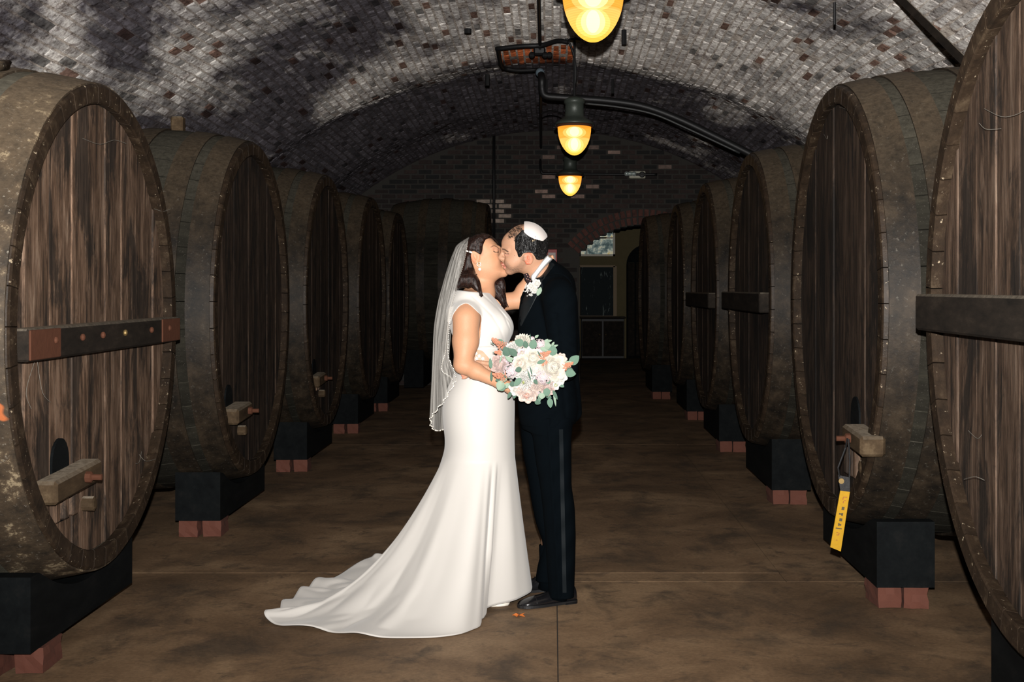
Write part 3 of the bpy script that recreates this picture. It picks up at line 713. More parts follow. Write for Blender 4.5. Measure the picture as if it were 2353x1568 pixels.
MB().tube([loc(a) for a in catmull([P(1241, 168, 12.9), P(1245, 178, 12.6), P(1246, 205, 12.6), P(1254, 220, 12.6), P(1290, 224, 12.6), P(1400, 232, 12.6), P(1480, 245, 12.6), P(1560, 274, 12.6), P(1640, 312, 12.6), P(1720, 352, 12.6), P(1790, 388, 12.6)], 50)], .036, 10).build('pipe', M['black'], sp, True)
MB().tube([loc(a) for a in catmull([P(1345, 238, 12.5), P(1420, 246, 12.5), P(1500, 262, 12.5), P(1580, 296, 12.5), P(1700, 352, 12.5)], 24)], .012, 6).build('cable', M['conduit'], sp, True)
MB().sphere(loc(P(1241, 167, 12.75)), .045, 12, 8).build('cap', plain('blue_grey_cap', (.12, .16, .19), .4), sp, True)
for px_, y_ in ((1255, 12.6), (1408, 12.6)):
    a = P(px_, 215, y_); MB().tube([loc(a), loc((a.x, a.y, a.z+.14))], .016, 6).build('hanger', M['black'], sp)
pipe('lamp_cable', 'thin cable looping from the junction box to the middle lamp', 'cable', [P(1244, 76, 11.9), P(1270, 75, 11.9), P(1292, 82, 11.9), P(1308, 98, 11.9), P(1320, 135, 11.9), P(1323, 175, 11.9), P(1318, 210, 11.9)], .010)
pipe('lamp_cable', 'thin cable from the wall conduit to the housing of the middle lamp', 'cable', [P(1243, 262, 12.4), P(1262, 255, 12.3), P(1285, 258, 12.1), P(1300, 268, 11.95)], .007)
dp = pipe('wall_conduit', 'vertical dark conduit on the end wall left of the lamps, bent right at its foot', 'conduit', [P(1243, 170, 12.9)+Vector((0, .3, 0)), P(1242, 250, 16), P(1243, 330, 19.15), P(1243, 392, 19.15), P(1262, 399, 19.15), P(1330, 400, 19.15), P(1440, 401, 19.15), P(1510, 401, 19.15)], .02, smooth=40)
pipe('wall_pipe', 'slim vertical pipe on the end wall above the veil', 'pipe', [P(1135, 306, 19.2), P(1135, 420, 19.2), P(1135, 575, 19.2)], .022, smooth=0)
for (px_, py_, h, y_, l) in ((1120, 183, .11, 12.7, 'short iron stub hanging left of the pipe loop'), (1434, 82, .13, 11.3, 'short iron stub hanging right of the near lamp'), (1075, 80, .04, 10.9, 'small iron knob on the vault, left of the conduit'), (1918, 25, .13, 7.6, 'bent nail in the pale vault high on the right')):
    a = P(px_, py_, y_); z1 = zroof(a.x, y_); 
    s_ = P(px_, py_, y_).z; o = MB().tube([(0, 0, 0), (0, 0, -h)], .022 if h > .05 and px_ < 1900 else .03 if h < .05 else .008, 8).build('ceiling_stub', M['black']); o.location = (a.x, y_, min(z1+.01, s_+.05)); tag(o, l, 'iron stub')
# emergency light and papers on the end wall
el = thing('emergency_light', 'small emergency light box with twin heads high on the end wall', 'emergency light', P(1464, 402, 19.2))
MB().box((0, 0, 0), (.24, .08, .11), bev=.01).build('body', plain('aged_box', (.42, .41, .33), .5), el)
for q in (-.16, -.11, -.05): MB().sphere((q, -.07, .01), .036, 10, 8).build('lamp_head', plain('chrome_head', (.7, .8, .78), .15, .6), el, True)
MB().lathe([(.045, 0), (.045, .02), (.03, .025), (.001, .026)], 12, (.07, -.04, 0), Matrix(((1, 0, 0), (0, 0, -1), (0, 1, 0)))).build('lens', M['black'], el)
sg = thing('wall_sign', 'small white sign with a red border, just behind the collar of the man', 'sign', P(1268, 590, 19.22))
MB().box((0, 0, 0), (.15, .012, .21), bev=.003).build('board', plain('sign_red', (.42, .05, .05), .5), sg)
MB().box((.0, -.009, -.015), (.11, .008, .15), bev=.002).build('face', plain('sign_white', (.6, .52, .5), .5), sg)
# steel strut, upper right
a, b = P(2222, 150, 6.15), P(2070, 0, 7.0); d = (b-a); e = a+d*1.75
e = Vector((e.x, e.y, min(e.z, zroof(e.x, e.y)+.02)))
st = thing('steel_strut', 'dark angle iron strut slanting from a wooden pad up to the vault', 'strut', a)
q = d.to_track_quat('Z', 'Y').to_matrix(); L = (e-a).length
MB().box(q @ Vector((0, 0, L/2)), (.045, .006, L), q).build('flange', M['black'], st); MB().box(q @ Vector((.02, .022, L/2)), (.006, .045, L), q).build('web', M['beam'], st)
MB().box((.03, 0, -.02), (.012, .05, .12), bev=.003).build('foot_plate', M['black'], st)
MB().box((.12, .0, -.02), (.16, .12, .14), bev=.008).build('wooden_pad', M['clamp'], st)
# yellow tag on the second right cask
tg = thing('tape_tag', 'yellow printed tag with black squares hanging on a black strap from the clamp', 'tag', P(1932, 1268, 5.62))
o0 = P(1932, 1268, 5.62)
def q3(px, py, dy=0): return P(px, py, 5.62+dy)-o0
yl = plain('yellow_tape', (.40, .22, .008), .6, 0, .2); A, B_, Cc, D = q3(1931, 1128), q3(1953, 1131), q3(1932, 1268), q3(1908, 1258)
th = Vector((0, .006, 0)); MB().add([A, B_, Cc, D, A+th, B_+th, Cc+th, D+th], [(0, 1, 2, 3), (7, 6, 5, 4), (0, 4, 5, 1), (1, 5, 6, 2), (2, 6, 7, 3), (3, 7, 4, 0)]).build('strip', yl, tg)
A2, B2 = q3(1926, 1092), q3(1953, 1098); MB().add([A2, B2, B_, A, A2+th, B2+th, B_+th, A+th], [(0, 1, 2, 3), (7, 6, 5, 4), (0, 4, 5, 1), (1, 5, 6, 2), (2, 6, 7, 3), (3, 7, 4, 0)]).build('holder', M['black'], tg)
MB().tube([q3(1929, 1096), q3(1926, 1075), q3(1943, 1030), q3(1947, 1008, .03)], .004, 6).build('strap', M['black'], tg)
MB().tube([q3(1952, 1098), q3(1953, 1060), q3(1950, 1010, .03)], .004, 6).build('strap', M['black'], tg)
MB().lathe([(.012, -.004), (.012, .004)], 10, q3(1933, 1106, -.004), Matrix(((1, 0, 0), (0, 0, -1), (0, 1, 0)))).build('rivet', M['bolt'], tg)
ux = (B_-A).normalized(); uz = (A-D).normalized(); ctr = (A+B_)/2; ink = plain('print_ink', (.05, .035, .01), .6); L_ = (A-D).length; fr_ = -Vector((0, .004, 0))
def mark(mb, s, u, w_, h): mb.box(ctr-uz*(L_*s)+ux*u+fr_, (w_, .003, h), Matrix((ux, (0, 1, 0), uz)).transposed())
mb = MB()
for s, u, w_, h in ((.30, .003, .011, .013), (.40, -.004, .012, .006), (.405, .004, .006, .012), (.50, .002, .012, .012), (.585, -.003, .005, .012), (.59, .004, .007, .006), (.655, 0, .026, .004)): mark(mb, s, u, w_, h)
mb.build('printed_squares', ink, tg)
mb = MB()
for s, u, w_, h in ((.10, .004, .016, .003), (.13, -.004, .003, .01), (.16, .006, .008, .003), (.19, .0, .003, .009), (.73, -.003, .008, .003), (.75, .005, .003, .008), (.77, 0, .009, .003), (.86, .0, .006, .003)): mark(mb, s, u, w_, h)
mb.build('printed_lines', plain('red_ink', (.30, .09, .01), .6), tg)
# fallen leaf
lf = MB(); pts = [(0, -.02), (.012, -.008), (.03, -.012), (.02, .004), (.028, .016), (.008, .012), (-.004, .024), (-.01, .008), (-.028, .01), (-.016, -.004), (-.024, -.016), (-.006, -.01)]
lf.add([(x, y, .004+.006*math.sin(i*2.1)) for i, (x, y) in enumerate(pts)]+[(0, 0, .002)]+[(x, y, .006+.006*math.sin(i*2.1)) for i, (x, y) in enumerate(pts)]+[(0, 0, .004)], [(i, (i+1) % 12, 12) for i in range(12)]+[(13+(i+1) % 12, 13+i, 25) for i in range(12)])
o = lf.build('fallen_leaf', plain('rust_leaf', (.45, .12, .02), .6)); o.location = PF(1191, 1416, .003); tag(o, 'small curled orange leaf on the concrete in front of the black shoe', 'leaf')
# cobweb strands on cask heads
web = plain('cobweb_grey', (.13, .12, .10), .9)
def strands(t, pts_list, label=None):
    mb = MB()
    for pts in pts_list: mb.tube([tuple(a) for a in catmull(pts, 10)], .0009, 4)
    o = mb.build('cobweb', web, t); o.parent = t; o.matrix_parent_inverse = t.matrix_world.inverted(); tag(o, kind='stuff'); return o
bpy.context.view_layer.update()
def hp(px, py, X): y = X*F/(px-CX); return P(px, py, y)
strands(cL1, [[hp(190, 318, -1.87), hp(230, 332, -1.86), hp(262, 322, -1.86), hp(290, 330, -1.85)], [hp(85, 825, -1.87), hp(97, 900, -1.86), hp(116, 925, -1.86)], [hp(80, 830, -1.87), hp(60, 900, -1.87), hp(72, 940, -1.87)], [hp(320, 1045, -1.87), hp(335, 1060, -1.85), hp(358, 1055, -1.84)], [hp(325, 1038, -1.87), hp(320, 1062, -1.86), hp(312, 1066, -1.86)], [hp(355, 480, -1.86), hp(375, 486, -1.84), hp(392, 480, -1.83)]])
strands(cR1, [[hp(2262, 250, 1.40), hp(2300, 268, 1.39), hp(2330, 265, 1.39), hp(2352, 255, 1.39)], [hp(2250, 283, 1.38), hp(2266, 297, 1.38), hp(2300, 296, 1.39)], [hp(2215, 1102, 1.37), hp(2240, 1096, 1.365), hp(2262, 1104, 1.38)], [hp(2225, 990, 1.41), hp(2245, 1008, 1.41), hp(2256, 1000, 1.41)]])
strands(cR2, [[hp(1928, 246, 1.41), hp(1945, 252, 1.40), hp(1958, 262, 1.40)], [hp(1962, 225, 1.41), hp(1955, 245, 1.40), hp(1962, 258, 1.4)], [hp(1893, 308, 1.40), hp(1900, 320, 1.37), hp(1902, 312, 1.37)]])
# ================================================================== signed-distance modelling for figures and clothes
class Field:
    def __init__(s, lo, hi, h):
        s.lo = np.array(lo, float); s.h = h; s.n = np.ceil((np.array(hi)-s.lo)/h).astype(int)+1
        s.D = np.full(s.n, .03, np.float32)
    def sl(s, lo, hi):
        a = np.clip(np.floor((np.array(lo)-s.lo)/s.h).astype(int), 0, s.n); b = np.clip(np.ceil((np.array(hi)-s.lo)/s.h).astype(int)+1, 0, s.n)
        ax = [(s.lo[i]+s.h*np.arange(a[i], b[i])).astype(np.float32) for i in range(3)]
        return tuple(slice(a[i], b[i]) for i in range(3)), ax[0][:, None, None], ax[1][None, :, None], ax[2][None, None, :]
    def add(s, prim, k=.01, op='u'):
        f, lo, hi = prim; m = k+.012
        if any(hi[i]+m < s.lo[i] for i in range(3)): return s
        r, X, Y, Z = s.sl(np.array(lo)-m, np.array(hi)+m); D = s.D[r]
        if D.size == 0: return s
        d = f(X, Y, Z)
        if op == 'u':
            h = np.maximum(k-np.abs(D-d), 0)/k if k > 0 else 0; s.D[r] = np.minimum(D, d)-h*h*k*.25
        elif op == 's':
            d = -d; h = np.maximum(k-np.abs(D-d), 0)/k if k > 0 else 0; s.D[r] = np.maximum(D, d)+h*h*k*.25
        return s
    def cut(s, f, k=.003):
        """keep only where f < 0 (f over whole grid)"""
        r, X, Y, Z = s.sl(s.lo, s.lo+s.h*s.n); d = f(X, Y, Z); h = np.maximum(k-np.abs(s.D-d), 0)/k
        s.D = np.maximum(s.D, d)+h*h*k*.25; return s
    def verts(s, iso=0.0):
        g = vdb.FloatGrid(.02); g.copyFromArray(np.clip(s.D, -.02, .02).astype(np.float32))
        v, q = g.convertToQuads(isovalue=iso); return v*s.h+s.lo, q
    def mesh(s, name, mat, col=None):
        v, q = s.verts(); me = mesh_np(name, v, q, mat, True)
        if col is not None:
            c = col(v); a = me.attributes.new('tint', 'FLOAT_COLOR', 'POINT'); a.data.foreach_set('color', np.concatenate([c, np.ones((len(c), 1))], 1).astype(np.float32).ravel())
        return me
def A3(p): return np.array(tuple(p), float)
def cap(a, b, ra, rb=None):
    a, b = A3(a), A3(b); rb = ra if rb is None else rb; ab = b-a; L = max(float(ab@ab), 1e-9)
    def f(X, Y, Z):
        t = np.clip(((X-a[0])*ab[0]+(Y-a[1])*ab[1]+(Z-a[2])*ab[2])/L, 0, 1)
        return np.sqrt((X-a[0]-t*ab[0])**2+(Y-a[1]-t*ab[1])**2+(Z-a[2]-t*ab[2])**2)-(ra+(rb-ra)*t)
    R = max(ra, rb); return f, np.minimum(a, b)-R, np.maximum(a, b)+R
def ell(c, r, ax=None):
    """ellipsoid, ax = rows of the local axes"""
    c, r = A3(c), A3(r); Q = np.eye(3) if ax is None else np.array([A3(q) for q in ax])
    def f(X, Y, Z):
        dx, dy, dz = X-c[0], Y-c[1], Z-c[2]; p = [Q[i, 0]*dx+Q[i, 1]*dy+Q[i, 2]*dz for i in range(3)]
        k0 = np.sqrt(sum((p[i]/r[i])**2 for i in range(3))); k1 = np.sqrt(sum((p[i]/r[i]**2)**2 for i in range(3)))+1e-6
        return k0*(k0-1)/k1
    e = np.sqrt(((Q.T*r)**2).sum(1)); return f, c-e, c+e
def poly_d(poly):
    p = np.array(poly, float)
    def f(X, Z):
        X, Z = np.broadcast_arrays(X, Z); d = np.full(X.shape, 1e9, np.float32); ins = np.zeros(X.shape, bool)
        for i in range(len(p)):
            ax, az = p[i]; bx, bz = p[(i+1) % len(p)]; ex, ez = bx-ax, bz-az
            t = np.clip(((X-ax)*ex+(Z-az)*ez)/(ex*ex+ez*ez+1e-12), 0, 1)
            d = np.minimum(d, (X-ax-t*ex)**2+(Z-az-t*ez)**2)
            c = (az > Z) != (bz > Z); xi = ax+(Z-az)*ex/(ez if abs(ez) > 1e-9 else 1e-9); ins ^= c & (X < xi)
        d = np.sqrt(d); return np.where(ins, -d, d)
    return f
def inflate(poly, y0, W, r, smooth=True):
    """solid whose side outline is the polygon (x, z) and whose half width is W, rounded over r. W may be a function of x, z"""
    if smooth: poly = catmull(poly, len(poly)*4, True)
    f2 = poly_d(poly); p = np.array(poly); Wm = W if not callable(W) else .10
    def f(X, Y, Z):
        d2 = f2(X, Z); w_ = W(X, Z) if callable(W) else W
        a = np.maximum(d2+r, 0); return (np.sqrt(a*a+((Y-y0)*r/w_)**2)-r)*np.where(d2 > -r, 1, np.minimum(1, w_/r))
    return f, np.array([p[:, 0].min(), y0-Wm, p[:, 1].min()]), np.array([p[:, 0].max(), y0+Wm, p[:, 1].max()])
def rows(tab, n=2.0):
    """tab rows: z, xL, xR, yc, b : stacked ellipses"""
    t = np.array(sorted([tuple(q) for q in tab])); zt = t[:, 0]
    zs = np.linspace(zt[0], zt[-1], 120); tt = np.array([np.interp(zs, zt, t[:, i]) for i in range(1, 5)])
    ker = np.ones(9)/9; tt = np.array([np.convolve(np.pad(q, 4, 'edge'), ker, 'valid') for q in tt])
    def f(X, Y, Z):
        xl, xr, yc, b = [np.interp(Z.ravel(), zs, q).reshape(Z.shape) for q in tt]
        a = (xr-xl)/2; k = (np.abs((X-(xl+xr)/2)/a)**n+np.abs((Y-yc)/b)**n)**(1/n)
        d = (k-1)*np.minimum(a, b); return np.maximum(d, np.maximum(Z-zt[-1], zt[0]-Z))
    return f, (t[:, 1].min(), (t[:, 3]-t[:, 4]).min(), zt[0]), (t[:, 2].max(), (t[:, 3]+t[:, 4]).max(), zt[-1])
def finger(F_, pts, r0, r1, k=.004):
    for i in range(len(pts)-1):
        n = len(pts)-1; F_.add(cap(pts[i], pts[i+1], r0+(r1-r0)*i/n, r0+(r1-r0)*(i+1)/n), k)
def grip(F_, p, d, palm, r=.02, hw=1.0, thumb=True):
    """four fingers curled round an axis through p along d, palm side direction palm"""
    d = Vector(d).normalized(); u = (Vector(palm)-d*Vector(palm).dot(d)).normalized(); v = d.cross(u); p = Vector(p)
    for i in range(4):
        c = p+d*(i-1.5)*.0185*hw; ln = (.92, 1.0, .95, .8)[i]; R = r+.009
        pts = [c+u*(R*math.cos(a))+v*(R*math.sin(a)) for a in (0, .9*ln, 1.7*ln, 2.5*ln, 3.2*ln)]
        finger(F_, pts, .0095*hw, .0072*hw)
    if thumb:
        c = p-d*.03*hw; pts = [c+u*(r+.012), c-v*(r+.01)+u*.008-d*.004, c-v*(r+.008)-u*.016+d*.012]; finger(F_, pts, .0115*hw, .0085*hw)
def skin_mat(name, rough=.55):
    m, t, b = nt(name); at = node(t, 'ShaderNodeAttribute', attribute_name='tint'); n = noise(t, coords(t), 260, 3, .6)
    c = mix(t, .25, at.outputs['Color'], ramp(t, n, [(.3, .75), (.7, 1.15)]), 'MULTIPLY'); t.links.new(c, b.inputs['Base Color'])
    b.inputs['Roughness'].default_value = rough; b.inputs['Specular IOR Level'].default_value = .3; b.inputs['Subsurface Weight'].default_value = .12; b.inputs['Subsurface Radius'].default_value = (.012, .004, .002); b.inputs['Subsurface Scale'].default_value = .5
    bump(t, b, n, .15, .0015); return m
def pdist(V, pts):
    """distance in the x-z plane from vertices to a polyline"""
    d = np.full(len(V), 9.0)
    for a, b in zip(pts[:-1], pts[1:]):
        a, b = np.array(a), np.array(b); e = b-a; q = V[:, [0, 2]]-a; t = np.clip((q@e)/(e@e+1e-12), 0, 1); d = np.minimum(d, np.hypot(*(q-t[:, None]*e).T))
    return d
def blend(c, m, col): m = np.clip(m, 0, 1)[:, None]; return c*(1-m)+np.array(col)*m

# measured frames: 5.6x zoom crops with corners (960,500) and (960,740)
def z1(x, y, yy): return P(960+x/5.6, 500+y/5.6, yy)
def z2(x, y, yy): return P(960+x/5.6, 740+y/5.6, yy)
def zp(pts, yy): return [(z1(a, b, yy).x, z1(a, b, yy).z) for a, b in pts]
SK = skin_mat('fair_skin'); SKm = skin_mat('warm_skin')
CB, CG = np.array([.455, .235, .135]), np.array([.39, .215, .135])

# ------------------------------------------------------------------ the bride's body
bride = thing('person', 'person in a white trained gown and veil, kissing, bouquet in hand', 'person', (-.33, 6.0, 0))
YBh = 6.03
def rel(o, par):           # world-built mesh put under an empty that does not sit at the origin
    o.parent = par; bpy.context.view_layer.update(); o.matrix_parent_inverse = par.matrix_world.inverted(); return o
def wobj(name, me, par): return rel(link(name, me), par)
def head_b():
    poly = zp([(940, 262), (1005, 325), (1048, 380), (1066, 430), (1062, 490), (1078, 560), (1092, 610), (1098, 650), (1122, 690), (1122, 728), (1085, 758), (1010, 800), (900, 800), (780, 760), (680, 690), (610, 600), (590, 480), (610, 370), (680, 290), (780, 240), (870, 232)], YBh)
    xf, xb = z1(1090, 0, YBh).x, z1(800, 0, YBh).x
    W = lambda X, Z: .052+.022*np.clip((xf-X)/(xf-xb), 0, 1)
    return inflate(poly, YBh, W, .052)
H_B = head_b()
def build_bride():
    G = Field((-.57, 5.69, .93), (.06, 6.36, 1.72), .0029)
    G.add(H_B, .01)
    G.add(cap(z1(850, 640, YBh), z1(800, 975, 6.04), .055, .057), .03)
    nb = z1(800, 985, 6.03)
    G.add(cap(nb, P(1072, 716, 5.885), .055, .052), .04); G.add(cap(nb, P(1095, 706, 6.17), .055, .052), .04)
    G.add(rows([(P(0, py, 6.0).z, P(l+8, 0, 6.02).x, P(r-9, 0, 6.02).x, 6.02, b-.012) for py, l, r, b in ((672, 1052, 1118, .12), (700, 1038, 1146, .145), (740, 1036, 1174, .15), (780, 1044, 1168, .14), (820, 1048, 1156, .125), (850, 1046, 1160, .13), (900, 1030, 1176, .16), (912, 1028, 1178, .165))]), .03)
    # near arm
    sh, el, wr = P(1071, 733, 5.85), P(1064, 838, 5.80), P(1147, 880, 5.745)
    G.add(cap(sh, P(1070, 785, 5.83), .060, .057), .03); G.add(cap(P(1070, 785, 5.83), el, .056, .041), .02)
    G.add(cap(el, P(1093, 853, 5.78), .040, .036), .015); G.add(cap(P(1093, 853, 5.78), wr, .036, .023), .012)
    G.add(cap(wr, P(1170, 890, 5.735), .024, .025), .012); G.add(ell(P(1180, 893, 5.745), (.038, .018, .03)), .012)
    hx = P(1203, 888, 5.78); grip(G, hx, P(1198, 892, 5.84)-P(1214, 870, 5.70), P(1182, 893, 5.745)-hx, .017, .9)
    # far arm round his neck
    G.add(cap(P(1110, 700, 6.19), P(1191, 690, 6.22), .046, .041), .03); G.add(cap(P(1191, 690, 6.22), P(1204, 668, 6.22), .041, .038), .01); G.add(cap(P(1204, 668, 6.22), P(1232, 622, 6.19), .038, .026), .012)
    G.add(ell(P(1246, 604, 6.15), (.035, .018, .035)), .012)
    for i, (dx, dz) in enumerate(((0, 0), (6, 6), (10, 13), (12, 20))): finger(G, [P(1250+dx*.5, 598+dz, 6.14), P(1264+dx*.4, 591+dz, 6.105), P(1269+dx*.3, 590+dz, 6.07)], .009, .007)
    # legs under the gown, standing on her feet
    # face
    fw_, up = Vector((.927, 0, .375)), Vector((-.375, 0, .927)); sd = Vector((0, 1, 0)); ax = (fw_, sd, up)
    def f1(x, y, dy): return z1(x, y, YBh)+Vector((0, dy, 0))
    G.add(cap(f1(1058, 425, .012), f1(1108, 500, .016), .0085, .011), .016); G.add(cap(f1(1095, 520, .016), f1(1085, 545, .016), .011, .008), .01)
    for s in (-1, 1):
        G.add(ell(f1(1018, 432, s*.036), (.016, .016, .011), ax), .012, 's')
        G.add(ell(f1(1002, 437, s*.033), (.0145, .015, .0125), ax), .006)
        G.add(cap(f1(960, 385, s*.045), f1(1040, 392, s*.020), .008, .008), .014)
        G.add(ell(f1(960, 560, s*.040), (.028, .018, .026), ax), .03)
        # ear
        e = f1(745, 515, s*.073); G.add(ell(e, (.0165, .007, .030), ax), .006); G.add(ell(e+fw_*.003+Vector((0, s*.006, .001)), (.009, .005, .017), ax), .004, 's'); G.add(cap(f1(770, 570, s*.073), f1(765, 583, s*.073), .008, .006), .006)
        G.add(cap(f1(795, 480, s*.072), f1(790, 530, s*.072), .005, .006), .006)
    G.add(ell(f1(1098, 592, .002), (.010, .020, .006), ax), .006); G.add(ell(f1(1106, 618, .002), (.010, .018, .006), ax), .006)
    G.add(ell(f1(1112, 712, 0), (.018, .022, .018), ax), .02)
    def col(V):
        c = np.tile(CB, (len(V), 1)); near = V[:, 2] > 1.40
        y_ = zp([(1, 1)], YBh)
        def ln(pts, w0, colr, a=1.0, ymax=9.): 
            nonlocal c
            d = pdist(V, zp(pts, YBh)); m = np.clip((w0-d)/(w0*.5), 0, 1)*a*(V[:, 2] > 1.42)*(np.abs(V[:, 1]-YBh) > .006)*(V[:, 1] < 6.11)*(V[:, 1] > 5.94); c = blend(c, m, colr)
        ln([(905, 560), (960, 540)], .028, (.60, .20, .10), .5)
        ln([(980, 405), (1040, 420)], .010, (.36, .17, .11), .6)
        ln([(948, 388), (968, 374), (990, 368), (1015, 376), (1050, 404)], .0026, (.07, .032, .02), .9)
        ln([(984, 440), (1000, 448), (1020, 451), (1046, 446)], .0024, (.012, .008, .008), 1)
        ln([(1085, 590), (1105, 600), (1108, 620)], .007, (.45, .10, .07), .8)
        ln([(705, 500), (740, 560)], .012, (.62, .17, .09), .5)
        # hair roots drawn softly at the temple
        ln([(835, 420), (830, 480)], .010, (.25, .12, .07), .5)
        return c
    return wobj('body', G.mesh('body', SK, col), bride)
body_b = build_bride()
# legs and feet joined to the same continuous figure
def legs_mesh(name, pts, mat, col):
    G = Field((min(p[0].x for p in pts)-.14, min(p[0].y for p in pts)-.14, -.01), (max(p[0].x for p in pts)+.14, max(p[0].y for p in pts)+.14, max(p[0].z for p in pts)+.12), .008)
    for a, b in zip(pts[:-1], pts[1:]):
        if a[1] and b[1]: G.add(cap(a[0], b[0], a[1], b[1]), .03)
    return G.mesh(name, mat, lambda V: np.tile(col, (len(V), 1)))
def join_into(o, me2):
    bm = bmesh.new(); bm.from_mesh(o.data); bm.from_mesh(me2); bm.to_mesh(o.data); bm.free()
    for p in o.data.polygons: p.use_smooth = True
def V3(x, y, z): return Vector((x, y, z))
join_into(body_b, legs_mesh('legs', [(V3(-.33, 5.95, .98), .085), (V3(-.33, 5.94, .80), .075), (V3(-.30, 5.93, .50), .058), (V3(-.30, 5.93, .30), .05), (V3(-.31, 5.94, .12), .034), (V3(-.26, 5.93, .05), .028), (V3(-.21, 5.935, .035), .02), (V3(0, 0, 1), 0), ][:-1]+[], SK, CB))
join_into(body_b, legs_mesh('legs', [(V3(-.33, 6.09, .98), .085), (V3(-.34, 6.09, .80), .075), (V3(-.33, 6.09, .50), .058), (V3(-.34, 6.09, .30), .05), (V3(-.36, 6.09, .12), .034), (V3(-.31, 6.09, .05), .028), (V3(-.25, 6.09, .035), .02)], SK, CB))
shoe_w = plain('white_satin', (.75, .70, .62), .35)
for y_, dx in ((5.935, -.035), (6.09, -.08)):
    mb = MB(); mb.lathe([(.001, 0), (.036, .0), (.038, .012), (.001, .014)], 16, (-.235+dx, y_, .004), Matrix.Diagonal(Vector((2.0, 1, 1))))
    mb.tube([(-.33+dx, y_, 0.001), (-.335+dx, y_, .06)], [.007, .014], 10); mb.tube([(-.34+dx, y_, .07), (-.29+dx, y_, .05), (-.22+dx, y_, .028), (-.175+dx, y_, .022)], [.032, .034, .034, .018], 12); wobj('shoe', mb.me('shoe', shoe_w, True), bride)

